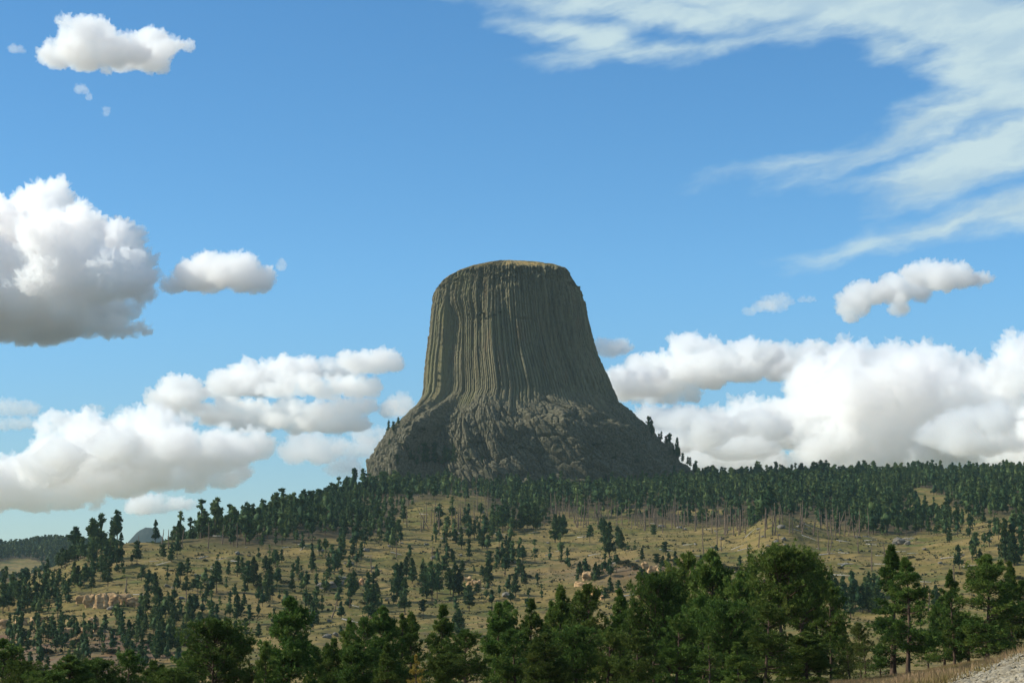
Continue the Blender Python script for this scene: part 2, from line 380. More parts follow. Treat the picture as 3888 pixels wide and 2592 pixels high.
def build_terrain():
    az = np.concatenate([np.linspace(-180, -60, 13)[:-1], np.linspace(-60, -19, 42)[:-1], np.linspace(-19, 19, 780), np.linspace(19, 60, 42)[1:], np.linspace(60, 180, 13)[1:-1]])
    r = np.concatenate([[1.0], np.geomspace(2.5, 300, 110)[:-1], np.geomspace(300, 520, 60)[:-1], np.linspace(520, 2250, 620)[:-1], np.geomspace(2250, 3700, 70)[:-1], np.geomspace(3700, 11500, 30)])
    A_, R_ = np.meshgrid(np.radians(az), r)
    X, Y = R_ * np.sin(A_), R_ * np.cos(A_)
    Z = hgt(X, Y)
    v = np.stack([X, Y, Z], -1).reshape(-1, 3)
    f = grid_faces(len(r), len(az), True)
    xs, ys = v[:, 0], v[:, 1]
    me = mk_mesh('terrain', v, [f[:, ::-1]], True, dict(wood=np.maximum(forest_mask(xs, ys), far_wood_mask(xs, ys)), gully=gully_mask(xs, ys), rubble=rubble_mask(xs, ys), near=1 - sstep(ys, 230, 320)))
    m, N, b = new_mat('dry grass slope')
    geo = N.n('ShaderNodeNewGeometry'); pos = geo.outputs['Position']
    st = N.v('MULTIPLY', pos, (0.55, 0.8, 1.6))
    n1 = N.noise(st, 0.035, 4, 0.6); n2 = N.noise(st, 0.16, 5, 0.62); n3 = N.noise(st, 0.9, 4, 0.65)
    n4 = N.noise(N.v('ADD', st, (400, 30, 5)), 0.07, 5, 0.6)
    c = N.mix(N.ss(n1, 0.40, 0.60), (0.150, 0.132, 0.036), (0.255, 0.190, 0.066))
    c = N.mix(N.ss(n4, 0.52, 0.66), c, (0.110, 0.128, 0.030))
    c = N.mix(N.m('MULTIPLY', N.ss(n2, 0.52, 0.70), 0.85), c, (0.072, 0.064, 0.038))
    c = N.mix(N.m('MULTIPLY', N.ss(n2, 0.44, 0.30), 0.6), c, (0.32, 0.235, 0.10))
    c = N.mix(N.m('MULTIPLY', N.ss(n3, 0.50, 0.72), 0.5), c, (0.060, 0.055, 0.026))
    nr = N.mix(N.ss(N.noise(N.v('MULTIPLY', pos, (0.5, 0.5, 0.5)), 0.35, 4, 0.6), 0.4, 0.6), (0.15, 0.14, 0.045), (0.24, 0.15, 0.09))
    c = N.mix(attr(N, 'near'), c, nr)
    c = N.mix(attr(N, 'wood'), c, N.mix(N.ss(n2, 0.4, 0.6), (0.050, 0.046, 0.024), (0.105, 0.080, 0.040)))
    c = N.mix(N.m('MULTIPLY', attr(N, 'gully'), 0.9), c, N.mix(N.ss(n2, 0.4, 0.62), (0.16, 0.085, 0.055), (0.20, 0.15, 0.10)))
    rb = N.vor(pos, 2.2, 'F1', 2, 0.6, '3D', 'Distance')
    c = N.mix(attr(N, 'rubble'), c, N.mix(N.ss(n3, 0.35, 0.6), (0.27, 0.245, 0.185), (0.19, 0.15, 0.085)))
    N.put(b.inputs['Base Color'], N.v('SCALE', c, scale=0.79))
    bump(N, b, N.m('ADD', N.m('MULTIPLY', n2, 1.6), N.m('MULTIPLY', n3, 0.6)), 0.9, 1.0)
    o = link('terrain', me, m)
    tag(o, 'dry tan and green grass slope rising to the wooded ridge', kind='structure')
build_terrain()

# distant dark butte behind the left shoulder
def build_mountain():
    Y0 = 7600.0
    prof = [(440, 2125), (475, 2078), (500, 2045), (520, 2022), (540, 2008), (556, 2001), (575, 2003), (592, 2012), (612, 2030), (628, 2055), (640, 2080), (665, 2125)]
    xl = np.array([P(a, b_, Y0) for a, b_ in prof])
    n, m_ = 90, 30
    xs = np.linspace(xl[0, 0] - 60, xl[-1, 0] + 60, n); zt = np.interp(xs, xl[:, 0], xl[:, 2], left=xl[0, 2] - 80, right=xl[-1, 2] - 80)
    base = 40.0
    ys = np.linspace(-1, 1, m_)
    Xg, Yg = np.meshgrid(xs, ys)
    Zg = base + (zt[None, :] - base) * np.clip(1 - np.abs(Yg) ** 1.6, 0, 1) + 3 * fbm(Xg / 40, Yg * 6, seed=2) * (1 - np.abs(Yg))
    v = np.stack([Xg, Y0 + Yg * 330, Zg], -1).reshape(-1, 3)
    m, N, b = new_mat('dark wooded rock')
    pos = N.n('ShaderNodeNewGeometry').outputs['Position']
    N.put(b.inputs['Base Color'], N.mix(N.ss(N.noise(pos, 0.02, 5, 0.6), 0.45, 0.65), (0.006, 0.012, 0.012), (0.026, 0.027, 0.026)))
    tag(link('mountain', mk_mesh('mountain', v, [grid_faces(m_, n)], True), m), 'small dark blue rounded butte far behind the left shoulder', kind='structure')
build_mountain()

# ================================================================== the rock tower
TY = 1990.0
EDGE = [(606, 1132, 1286), (609, 1105, 1293), (613, 1072, 1299), (618, 1058, 1303), (628, 1036, 1310), (640, 1018, 1317), (655, 1006, 1327), (675, 998, 1333), (692, 994, 1339), (715, 991, 1345), (740, 988, 1351), (765, 986, 1357), (790, 984, 1364), (810, 981, 1371),
        (830, 978, 1380), (850, 976, 1390), (870, 974, 1400), (890, 973, 1408), (910, 970, 1416), (925, 960, 1424), (940, 948, 1436), (960, 932, 1452), (980, 914, 1472), (1000, 898, 1494), (1020, 881, 1514), (1040, 869, 1530), (1060, 858, 1548), (1080, 850, 1566), (1095, 846, 1582), (1120, 838, 1606), (1150, 828, 1640)]
PLAN = {
 'apron': [(-1, -0.05), (-0.94, -0.38), (-0.77, -0.70), (-0.66, -0.52), (-0.54, -0.56), (-0.40, -0.80), (-0.20, -0.93), (0.10, -0.90), (0.34, -0.95), (0.60, -0.78), (0.84, -0.55), (1, -0.1), (0.9, 0.4), (0.5, 0.8), (-0.5, 0.8), (-0.92, 0.45)],
 'mid':   [(-1, 0), (-0.96, -0.28), (-0.85, -0.50), (-0.77, -0.40), (-0.63, -0.50), (-0.24, -0.95), (0.30, -0.83), (0.78, -0.55), (1, -0.15), (0.92, 0.4), (0.5, 0.82), (-0.5, 0.82), (-0.92, 0.45)],
 'upper': [(-1, 0), (-0.93, -0.34), (-0.72, -0.56), (-0.36, -0.82), (0.0, -0.93), (0.45, -0.80), (0.86, -0.50), (1, -0.15), (0.92, 0.4), (0.5, 0.82), (-0.5, 0.82), (-0.92, 0.45)]}

def build_tower():
    ys, xl, xr = [np.array(c, float) for c in zip(*EDGE)]
    zL = np.array([P(1183 * K, y * K, TY)[2] for y in ys])
    XL = np.array([P(x * K, y * K, TY)[0] for x, y in zip(xl, ys)]); XR = np.array([P(x * K, y * K, TY)[0] for x, y in zip(xr, ys)])
    th = np.concatenate([np.linspace(-pi * 1.06, pi * 0.06, 1250)[:-1], np.linspace(pi * 0.06, pi * 0.94, 220)[:-1]])
    def plan(pts):
        pts = np.array(pts); a = np.arctan2(pts[:, 1], pts[:, 0]); q = np.append(pts, pts[:1], 0)
        r = np.zeros(len(th))
        for i in range(len(pts)):
            p0, p1 = q[i], q[i + 1]
            d = p1 - p0
            den = np.cos(th) * d[1] - np.sin(th) * d[0]
            den = np.where(np.abs(den) < 1e-9, 1e-9, den)
            t = (p0[0] * d[1] - p0[1] * d[0]) / den
            s = (p0[0] * np.sin(th) - p0[1] * np.cos(th)) / den
            r = np.where((t > 0) & (s >= -1e-6) & (s <= 1 + 1e-6), np.maximum(r, t), r)
        k = 9; ker = np.ones(k) / k
        rr = np.concatenate([r[-k:], r, r[:k]]); r = np.convolve(rr, ker, 'same')[k:-k]
        return r / max(np.abs(r * np.cos(th)).max(), 1e-6)
    pl = {k: plan(v) for k, v in PLAN.items()}
    # rows, finer where the wall is seen steepest
    yr = np.concatenate([np.linspace(606, 640, 46)[:-1], np.linspace(640, 925, 250)[:-1], np.linspace(925, 1150, 180)])
    z = np.interp(yr, ys, zL); L_, R_ = np.interp(yr, ys, XL), np.interp(yr, ys, XR)
    cx, a = (L_ + R_) / 2, (R_ - L_) / 2
    y_sh = 664.0; sh = yr < y_sh                                # above the shoulder the wall goes straight up and the rim is cut to the skyline
    a_sh, c_sh = np.interp(y_sh, yr, a), np.interp(y_sh, yr, cx)
    tt = np.clip((y_sh - yr) / (y_sh - 606), 0, 1)
    a = np.where(sh, a_sh * (1 - 0.025 * tt), a); cx = np.where(sh, c_sh + tt * 0.5, cx)
    wa = sstep(yr, 895, 1010)[:, None]; wu = 1 - sstep(yr, 690, 745)[:, None]
    rad = pl['mid'][None] * (1 - wa) * (1 - wu) + pl['apron'][None] * wa + pl['upper'][None] * wu * (1 - wa)
    X = cx[:, None] + a[:, None] * rad * np.cos(th); Yv = rad * np.sin(th) * np.minimum(a, 140)[:, None] * 0.86
    nx, ny = np.cos(th) * np.ones_like(X), np.sin(th) * np.ones_like(X)
    # columns
    ds = np.hypot(np.diff(pl['mid'] * np.cos(th) * 90, append=0), np.diff(pl['mid'] * np.sin(th) * 78, append=0)); ds[-1] = 0.4
    s = np.cumsum(np.minimum(ds, 3))
    rng = np.random.default_rng(5)
    w = rng.uniform(1.7, 3.9, 400); edges = np.cumsum(w); cid = np.searchsorted(edges, s); t = (s - (edges[cid] - w[cid])) / w[cid]
    Zg = z[:, None] * np.ones_like(X); S = s[None] * np.ones_like(X)
    zz = (z - z[-1])[:, None]
    flute = -1.4 * np.abs(2 * t - 1) ** 2.8 - 0.9 * np.exp(-((1 - np.abs(2 * t - 1)) / 0.22) ** 2)
    coff = rng.uniform(-1.1, 0.9, 400)[cid]
    brk = np.zeros_like(X)
    for j in range(10):                                        # broken column ends, at a height of their own
        hb = rng.uniform(z.min() + 70, z.max() + 15, 400)[cid]; amp = rng.uniform(-1.5, 0.9, 400)[cid] * (rng.uniform(0, 1, 400)[cid] > 0.35)
        brk += amp * (Zg > hb[None])
    cluster = 1.0 * vn(S / 13, Zg / 110, seed=7) + 0.8 * vn(S / 6, Zg / 60, seed=8)
    joints = 0.40 * vn(S * 0 + cid[None] * 3.7, Zg / 1.7, seed=12)
    top = 1 - sstep(yr, 650, 745)[:, None]
    shaft = flute[None] + coff[None] + brk + cluster + joints
    d1, d2, idv = worley(S / 4.2, Zg / 6.5, S * 0 + 0.5, 31)
    shaft = shaft + top * (3.2 * (idv - 0.5) + 0.8 * np.clip(d2 - d1, 0, 0.3) / 0.3 + 1.2 * fbm(S / 9, Zg / 9, seed=15, octv=3))
    wl = np.exp(-((np.interp(yr, [600, 1200], [600, 1200])[:, None] - 742) / 24) ** 2) * np.exp(-((S - np.interp(-2.02, th[:1200], s[:1200])) / 22) ** 2)
    shaft = shaft + wl * (-2.0 + 2.2 * fbm(S / 5, Zg / 5, seed=19, octv=3))
    shaft = shaft - 2.6 * np.exp(-((yr[:, None] - 752) / 2.6) ** 2) * np.exp(-((S - np.interp(-1.36, th[:1200], s[:1200])) / 9) ** 2)    # dark horizontal slot on the main face
    # apron: leaning slabs, gullies and boulders
    lean = S + zz * 0.35
    e1, e2, id2 = worley(lean / 10, Yv / 14, Zg / 24, 51); g1, g2, id3 = worley(lean / 3.6, Yv / 6, Zg / 9, 61)
    apron = 3.2 * (id2 - 0.5) + 1.5 * np.clip((e2 - e1) / 0.22, 0, 1) + 1.5 * (id3 - 0.5) + 0.8 * np.clip((g2 - g1) / 0.2, 0, 1) + 2.6 * ridged(lean / 24, Zg / 80, seed=71, octv=3) + 1.0 * ridged(lean / 8, Zg / 30, seed=77, octv=2) + 2.0 * fbm(X / 22, Yv / 22, Zg / 26, seed=81, octv=4) - 2.2 - 1.6 * np.exp(-((e2 - e1) / 0.05) ** 2) - 0.9 * np.exp(-((g2 - g1) / 0.08) ** 2)
    lower_edge = 924 + 26 * vn(S / 16, S * 0, seed=91) + 12 * vn(S / 5, S * 0, seed=92)
    wap = sstep(yr[:, None] - lower_edge, -14, 30)
    disp = shaft * (1 - wap) + 1.35 * apron * wap * (0.6 + 0.4 * sstep(yr, 930, 1000)[:, None])
    # pale leaning rib below the corner
    u_rib = np.interp(yr, [985, 1085], [-1.90, -2.02]); rib = np.exp(-((th[None] - u_rib[:, None]) / 0.012) ** 2) * sstep(yr, 985, 1000)[:, None] * (1 - sstep(yr, 1060, 1070)[:, None])
    disp = disp + rib * 3.0
    fade = np.ones(len(yr)); disp = disp * fade[:, None]
    # displace, level with the wall's own slope
    dadz = np.gradient(a, z); nz = np.clip(-dadz, 0, 1.6)[:, None]; ln = np.sqrt(1 + nz ** 2)
    X2 = X + nx * disp / ln; Y2 = TY + Yv + ny * disp / ln; Z2 = Zg + disp * nz / ln
    xs_ = np.concatenate([XL[ys <= y_sh + 14][::-1], XR[ys <= y_sh + 14]]); zs_ = np.concatenate([zL[ys <= y_sh + 14][::-1], zL[ys <= y_sh + 14]])
    z_sh = np.interp(y_sh, yr, z)
    xsm = np.clip(X2, xs_[0] + 3, xs_[-1] - 3)
    zr = np.interp(xsm, xs_, zs_) - 2.4 + np.clip(Y2 - TY, -70, 0) * 0.165 + np.clip(Y2 - TY, 0, 70) * 0.18 + 0.9 * vn(S / 5, S * 0, seed=55) + 0.5 * vn(S / 1.7, S * 0, seed=56)   # rim: level across, sloping down towards the viewer
    zr = np.maximum(zr, z_sh + 1.0 - 0.02 * np.abs(Y2 - TY))
    wsh = np.clip((y_sh - yr) / (y_sh - 606), 0, 1)[:, None]
    z0_ = z_sh
    Z2 = np.where(wsh > 0, z0_ + (Z2 - Zg) + (zr - z0_) * wsh, Z2)
    n = len(th)
    split = int(np.searchsorted(yr, 938))
    tone = (rng.uniform(0, 1, 400)[cid][None] * (1 - wap) + id3 * wap)
    lich = fbm(S / 30, Zg / 40, seed=101, octv=3)
    V = np.stack([X2, Y2, Z2], -1)
    root = bpy.data.objects.new('rock_tower', None); COL.objects.link(root); root.location = (float(cx[-1]), TY, float(z[-1]))
    off = np.array(root.location)
    m, N, b = new_mat('grey columnar rock')
    pos = N.n('ShaderNodeNewGeometry').outputs['Position']
    tn = attr(N, 'tone'); ap = attr(N, 'apron')
    vs = N.v('MULTIPLY', pos, (1.0, 1.0, 0.10))
    n1 = N.noise(vs, 0.09, 4, 0.6); n2 = N.noise(vs, 0.6, 5, 0.6); n3 = N.noise(pos, 0.5, 5, 0.65)
    c = N.mix(N.ss(n1, 0.35, 0.65), (0.125, 0.116, 0.072), (0.185, 0.168, 0.102))
    c = N.mix(N.m('MULTIPLY', tn, 0.55), c, (0.250, 0.212, 0.125))
    c = N.mix(N.m('MULTIPLY', N.ss(n2, 0.50, 0.68), 0.7), c, (0.060, 0.056, 0.038))
    c = N.mix(N.m('MULTIPLY', N.ss(N.noise(N.v('ADD', vs, (50, 0, 9)), 0.12, 3, 0.6), 0.56, 0.70), 0.5), c, (0.215, 0.135, 0.075))
    stn = N.noise(N.v('MULTIPLY', pos, (1.0, 1.0, 0.035)), 0.20, 5, 0.7)
    c = N.mix(N.m('MULTIPLY', N.ss(stn, 0.54, 0.66), 0.65), c, (0.070, 0.066, 0.050))
    c = N.mix(N.m('MULTIPLY', N.ss(N.noise(N.v('MULTIPLY', pos, (1.0, 1.0, 0.4)), 0.035, 5, 0.65), 0.52, 0.64), 0.55), c, (0.205, 0.195, 0.095))
    ca = N.mix(N.ss(n3, 0.35, 0.65), (0.085, 0.078, 0.052), (0.185, 0.165, 0.112))
    ca = N.mix(N.m('MULTIPLY', N.ss(N.noise(pos, 0.06, 4, 0.65), 0.54, 0.66), 0.55), ca, (0.060, 0.068, 0.040))
    c = N.mix(ap, c, ca)
    N.put(b.inputs['Base Color'], N.v('MULTIPLY', c, (0.82, 0.85, 0.84)))
    bump(N, b, N.m('ADD', n2, n3), 0.8, 1.3)
    def piece(name, r0, r1):
        vv = V[r0:r1].reshape(-1, 3) - off
        me = mk_mesh(name, vv, [grid_faces(r1 - r0, n, True)], False, dict(tone=tone[r0:r1].ravel(), apron=wap[r0:r1].ravel()))
        return link(name, me, m, root)
    piece('fluted_shaft', 0, split + 1)
    piece('boulder_apron', split, len(yr))
    # grassy, slightly domed top
    nr = 26
    rim = V[0]; c0 = rim.mean(0)
    k = np.linspace(1, 0, nr)[:, None, None]
    apex = P(1182 * K, 608.5 * K, TY)[2]
    G_ = c0 + (rim - c0)[None] * k
    k2 = k[..., 0]
    G_[..., 2] = rim[None, :, 2] * k2 ** 2 + (1 - k2 ** 2) * apex + 0.4 * fbm(G_[..., 0] / 4, G_[..., 1] / 4, seed=111, octv=3) * (k2 < 0.97)
    gm, N, b = new_mat('dry summit grass')
    pos = N.n('ShaderNodeNewGeometry').outputs['Position']
    N.put(b.inputs['Base Color'], N.mix(N.ss(N.noise(pos, 0.22, 5, 0.65), 0.42, 0.60), (0.27, 0.20, 0.085), (0.11, 0.10, 0.045)))
    bump(N, b, N.noise(pos, 0.8, 4, 0.6), 0.8, 1.0)
    link('summit_grass', mk_mesh('summit_grass', G_.reshape(-1, 3) - off, [grid_faces(nr, n, True)], True), gm, root)
    tag(root, 'huge grey fluted rock tower with a flat grassy top rising above the wooded ridge', 'rock tower')
    return V
TOWER = build_tower()
# ================================================================== pines
def tube(p, r, k=6):
    """tapered tube along points p with radii r"""
    p = np.asarray(p, float); n = len(p)
    d = np.gradient(p, axis=0); d /= np.linalg.norm(d, axis=1)[:, None] + 1e-9
    ref = np.where(np.abs(d[:, 2:3]) > 0.9, np.array([[1.0, 0, 0]]), np.array([[0, 0, 1.0]]))
    a = np.cross(d, ref); a /= np.linalg.norm(a, axis=1)[:, None] + 1e-9
    b = np.cross(d, a)
    an = np.linspace(0, 2 * pi, k, endpoint=False)
    v = p[:, None] + np.asarray(r)[:, None, None] * (np.cos(an)[None, :, None] * a[:, None] + np.sin(an)[None, :, None] * b[:, None])
    return v.reshape(-1, 3), grid_faces(n, k, True)

class Build:
    def __init__(s): s.v, s.q, s.t, s.n, s.tint = [], [], [], 0, []
    def add(s, v, quads=None, tris=None, tint=0.5):
        s.v.append(v)
        if quads is not None: s.q.append(quads + s.n)
        if tris is not None: s.t.append(tris + s.n)
        s.tint.append(np.full(len(v), tint) if np.isscalar(tint) else tint)
        s.n += len(v)
    def arrays(s):
        f = []
        if s.q: f.append(np.concatenate(s.q))
        if s.t: f.append(np.concatenate(s.t))
        return np.concatenate(s.v), f, np.concatenate(s.tint)

def needles(rng, base, axis, length, width, blades, tint):
    """tufts of needle blades: base (n,3), axis (n,3) -> triangles"""
    n = len(base)
    B = np.repeat(base, blades, 0); A_ = np.repeat(axis, blades, 0); T = np.repeat(tint, blades)
    d = A_ * 0.75 + rng.normal(0, 0.62, (n * blades, 3)); d[:, 2] += 0.12
    d /= np.linalg.norm(d, axis=1)[:, None]
    L = length * rng.uniform(0.7, 1.25, (n * blades, 1))
    sd = np.cross(d, rng.normal(0, 1, (n * blades, 3))); sd /= np.linalg.norm(sd, axis=1)[:, None] + 1e-9
    w = width * rng.uniform(0.7, 1.3, (n * blades, 1)) * 0.5
    st = B + d * L * 0.05
    mid = B + d * L * 0.55
    tip = B + d * L
    # a lens-shaped blade: base point, two mid points, tip
    v = np.stack([st, mid + sd * w, tip, mid - sd * w], 1).reshape(-1, 3)
    i = np.arange(n * blades)[:, None] * 4
    return v, i + np.array([[0, 1, 2, 3]]), np.repeat(np.clip(T + rng.normal(0, 0.06, n * blades), 0, 1), 4)

def pine(rng, H=10.0, R=2.4, bare=0.12, limbs=90, tufts=14, tl=0.30, tw=0.07, blades=9, form='cone', gaps=0.15, lean=0.02, limb_sides=4, dead_low=6, heads=1, spread=(0.62, 1.12), core=0.0):
    """returns (trunk arrays, crown arrays); forms: cone, oval, broad, open"""
    T, C = Build(), Build()
    def stem(x0, z0, z1, lx, ly, r0):
        k = np.linspace(0, 1, 9)
        px = x0[0] + lx * k + 0.012 * H * np.sin(k * 5 + rng.uniform(0, 6)); py = x0[1] + ly * k + 0.010 * H * np.sin(k * 4 + rng.uniform(0, 6))
        px -= px[0] - x0[0]; py -= py[0] - x0[1]
        p = np.stack([px, py, z0 + (z1 - z0) * k], 1)
        r = r0 * (1 - 0.90 * k) * (1 + 0.5 * np.exp(-k * 26) * (z0 <= 0))
        v, f = tube(p, r, 8); T.add(v, quads=f)
        return p
    stems = [(stem((0, 0), -0.6, H, rng.normal(0, lean) * H, rng.normal(0, lean) * H, 0.0155 * H + 0.05), 0.0, 1.0)]
    for hd in range(heads - 1):
        zb = H * rng.uniform(0.35, 0.5); an = rng.choice([0.2, 2.9]) + rng.normal(0, .4)
        stems.append((stem((0, 0), zb, H * rng.uniform(0.84, 0.95), cos(an) * R * 0.5, sin(an) * R * 0.5, 0.009 * H), zb / H, 0.75))
    bs, ax, tn = [], [], []
    for sp, lo, rs in stems:
        nl = int(limbs * (1 - lo) * (1 if rs == 1 else 0.8))
        z0s, z1s = sp[0, 2], sp[-1, 2]
        zz = (rng.uniform(0, 1, nl) ** 0.95) * (0.985 - max(bare, lo * 0.9)) + max(bare, lo * 1.05)
        # some whorls are missing
        miss = rng.uniform(max(bare, lo), 0.9, 5); keepers = np.array([np.min(np.abs(miss - q)) > gaps * 0.12 for q in zz])
        for q, kp in zip(zz, keepers):
            if not kp and rng.uniform() < 0.8: continue
            z = q * H
            if z > z1s * 0.99: z = z1s * 0.985
            kk = (z - z0s) / (z1s - z0s)
            o = np.array([np.interp(kk, np.linspace(0, 1, 9), sp[:, j]) for j in range(3)])
            t = (q - bare) / (1 - bare)
            if form == 'cone': prof = 0.10 + 0.98 * (1 - t) ** 0.80 * min(1, 0.55 + t * 4)
            elif form == 'oval': prof = 0.12 + 0.95 * sqrt(max(0, 1 - (2 * t - 0.72) ** 2 / 1.75)) * (1 - t * 0.30)
            elif form == 'broad': prof = 0.16 + 0.92 * sqrt(max(0, 1 - (1.75 * t - 0.85) ** 2)) 
            else: prof = 0.14 + 0.9 * (1 - t) ** 0.5 * (0.4 + 0.6 * rng.uniform())
            prof *= min(1.0, 0.22 + (1 - t) * 3.4)
            Lm = R * rs * prof * rng.uniform(*spread)
            an = rng.uniform(0, 2 * pi); rise = -0.18 + 0.95 * t ** 1.4 + rng.normal(0, 0.14)
            dr = np.array([cos(an), sin(an), rise]); dr /= np.linalg.norm(dr)
            kq = np.linspace(0, 1, 4)[:, None]
            pts = o + dr * Lm * kq + np.array([0, 0, 1.0]) * (0.16 * Lm * kq ** 2.2) + rng.normal(0, 0.03 * Lm, (4, 3)) * kq
            v, f = tube(pts, (0.018 + 0.016 * Lm) * np.array([1.0, .7, .45, .15]), limb_sides); T.add(v, quads=f)
            nt = max(3, int(tufts * (0.35 + Lm / R)))
            kt = 1 - (rng.uniform(0, 1, nt) ** 1.4) * 0.75; kt[0] = 1.0
            bp = np.stack([np.interp(kt, np.linspace(0, 1, 4), pts[:, j]) for j in range(3)], 1)
            side = np.cross(dr, [0, 0, 1.0]); side /= np.linalg.norm(side) + 1e-9
            sw = rng.normal(0, 0.23, nt) * Lm * (1.15 - 0.55 * kt)
            bp = bp + side * sw[:, None] + np.array([0, 0, 1.0]) * (rng.normal(0.03, 0.075, nt) * Lm + 0.04)[:, None]
            a_ = dr * 0.8 + side * np.sign(sw)[:, None] * 0.5 + np.array([0, 0, 0.45]) + rng.normal(0, 0.2, (nt, 3))
            bs.append(bp); ax.append(a_); tn.append(np.clip(rng.normal(0.5, 0.13) + rng.normal(0, 0.10, nt), 0, 1))
        # leader
        k = max(4, tufts // 2)
        bs.append(sp[-1] + rng.normal(0, 0.05 * R, (k, 3)) - np.array([0, 0, 1.0]) * rng.uniform(0, 0.06 * H, (k, 1))); ax.append(rng.normal(0, 0.3, (k, 3)) + np.array([0, 0, 1.0])); tn.append(np.full(k, 0.6))
    for _ in range(dead_low):                                   # short dead limbs under the crown
        z = H * rng.uniform(0.05, max(bare, 0.1) + 0.1); an = rng.uniform(0, 2 * pi); L = R * rng.uniform(0.2, 0.5)
        o = np.array([np.interp(z, sp0, stems[0][0][:, j]) for j, sp0 in ((0, stems[0][0][:, 2]), (1, stems[0][0][:, 2]))] + [z])
        v, f = tube(np.stack([o, o + np.array([cos(an), sin(an), -0.1]) * L * 0.5, o + np.array([cos(an), sin(an), -0.05]) * L]), [0.025, 0.018, 0.006], limb_sides); T.add(v, quads=f)
    bs, ax, tn = np.concatenate(bs), np.concatenate(ax), np.concatenate(tn)
    ax /= np.linalg.norm(ax, axis=1)[:, None] + 1e-9
    v, q, ti = needles(rng, bs, ax, tl, tw, blades, tn)
    C.add(v, quads=q, tint=ti)
    if core:                                                    # opaque inner shell, added to block light and give crowns a shaded side
        nr_, na = (13, 10) if limbs > 40 else (8, 7)
        zz = np.linspace(max(bare, 0.03) + 0.02, 0.97, nr_); t_ = (zz - bare) / (1 - bare)
        rr = np.array([np.quantile(np.hypot(bs[:, 0], bs[:, 1])[np.abs(bs[:, 2] / H - q_) < 0.07], 0.62) if (np.abs(bs[:, 2] / H - q_) < 0.07).sum() > 3 else 0.2 for q_ in zz])
        rr[0] *= 0.3; rr[-1] = 0.05
        an = np.linspace(0, 2 * pi, na, endpoint=False)
        rad = rr[:, None] * core * (1 + 0.42 * rng.normal(0, 1, (nr_, na)).clip(-1.6, 1.6))
        cen = np.stack([np.interp(zz * H, stems[0][0][:, 2], stems[0][0][:, j]) for j in (0, 1)], 1)
        cv_ = np.stack([cen[:, :1] + rad * np.cos(an), cen[:, 1:] + rad * np.sin(an), zz[:, None] * H + rng.normal(0, 0.02 * H, (nr_, na))], -1).reshape(-1, 3)
        C.add(cv_, quads=grid_faces(nr_, na, True), tint=np.clip(rng.normal(0.42, 0.15, len(cv_)), 0, 1))
    return T.arrays(), C.arrays()

def leaf_mat(name, dark, mid_, light):
    m, N, b = new_mat(name)
    t = attr(N, 'tint')
    c = N.mix(N.ss(t, 0.15, 0.5), dark, mid_); c = N.mix(N.ss(t, 0.5, 0.9), c, light)
    ob = N.n('ShaderNodeObjectInfo').outputs['Random']
    hs = N.n('ShaderNodeHueSaturation'); N.put(hs.inputs['Color'], c)
    N.put(hs.inputs['Value'], N.m('MULTIPLY_ADD', ob, 0.5, 0.75)); N.put(hs.inputs['Hue'], N.m('MULTIPLY_ADD', N.m('FRACT', N.m('MULTIPLY', ob, 7.3)), 0.03, 0.485))
    N.put(b.inputs['Base Color'], hs.outputs[0]); b.inputs['Roughness'].default_value = 0.75
    tr = N.n('ShaderNodeBsdfTranslucent'); N.put(tr.inputs[0], hs.outputs[0])
    mx = N.n('ShaderNodeMixShader'); mx.inputs[0].default_value = 0.30
    out = [n for n in N.t.nodes if n.type == 'OUTPUT_MATERIAL'][0]
    N.t.links.new(b.outputs[0], mx.inputs[1]); N.t.links.new(tr.outputs[0], mx.inputs[2]); N.t.links.new(mx.outputs[0], out.inputs[0])
    return m
M_NEAR = leaf_mat('near pine needles', (0.036, 0.078, 0.014), (0.075, 0.128, 0.024), (0.140, 0.180, 0.038))
M_HILL = leaf_mat('hill pine needles', (0.016, 0.044, 0.019), (0.036, 0.074, 0.027), (0.085, 0.125, 0.040))
M_YELL = leaf_mat('yellowing needles', (0.13, 0.125, 0.022), (0.24, 0.20, 0.035), (0.34, 0.27, 0.06))
M_PALE = leaf_mat('pale young needles', (0.06, 0.085, 0.020), (0.095, 0.125, 0.028), (0.15, 0.17, 0.045))
def bark_mat(name, a, b_):
    m, N, b = new_mat(name)
    pos = N.n('ShaderNodeTexCoord').outputs['Object']
    n1 = N.noise(N.v('MULTIPLY', pos, (6, 6, 1.2)), 1.0, 4, 0.6)
    N.put(b.inputs['Base Color'], N.mix(N.ss(n1, 0.4, 0.62), a, b_)); bump(N, b, n1, 0.7, 0.05)
    return m
M_BARK = bark_mat('pine bark', (0.050, 0.036, 0.026), (0.115, 0.080, 0.056))
M_SNAG = bark_mat('weathered dead wood', (0.085, 0.062, 0.045), (0.20, 0.155, 0.115))
M_LOG = bark_mat('bleached fallen wood', (0.30, 0.28, 0.25), (0.52, 0.50, 0.45))

def proto(seed, **kw):
    rng = np.random.default_rng(seed)
    (tv, tf, _), (cv, cf, ct) = pine(rng, **kw)
    return mk_mesh('trunk', tv, tf, True), mk_mesh('crown', cv, cf, False, dict(tint=ct)), kw.get('H', 10.0), kw.get('R', 2.4)

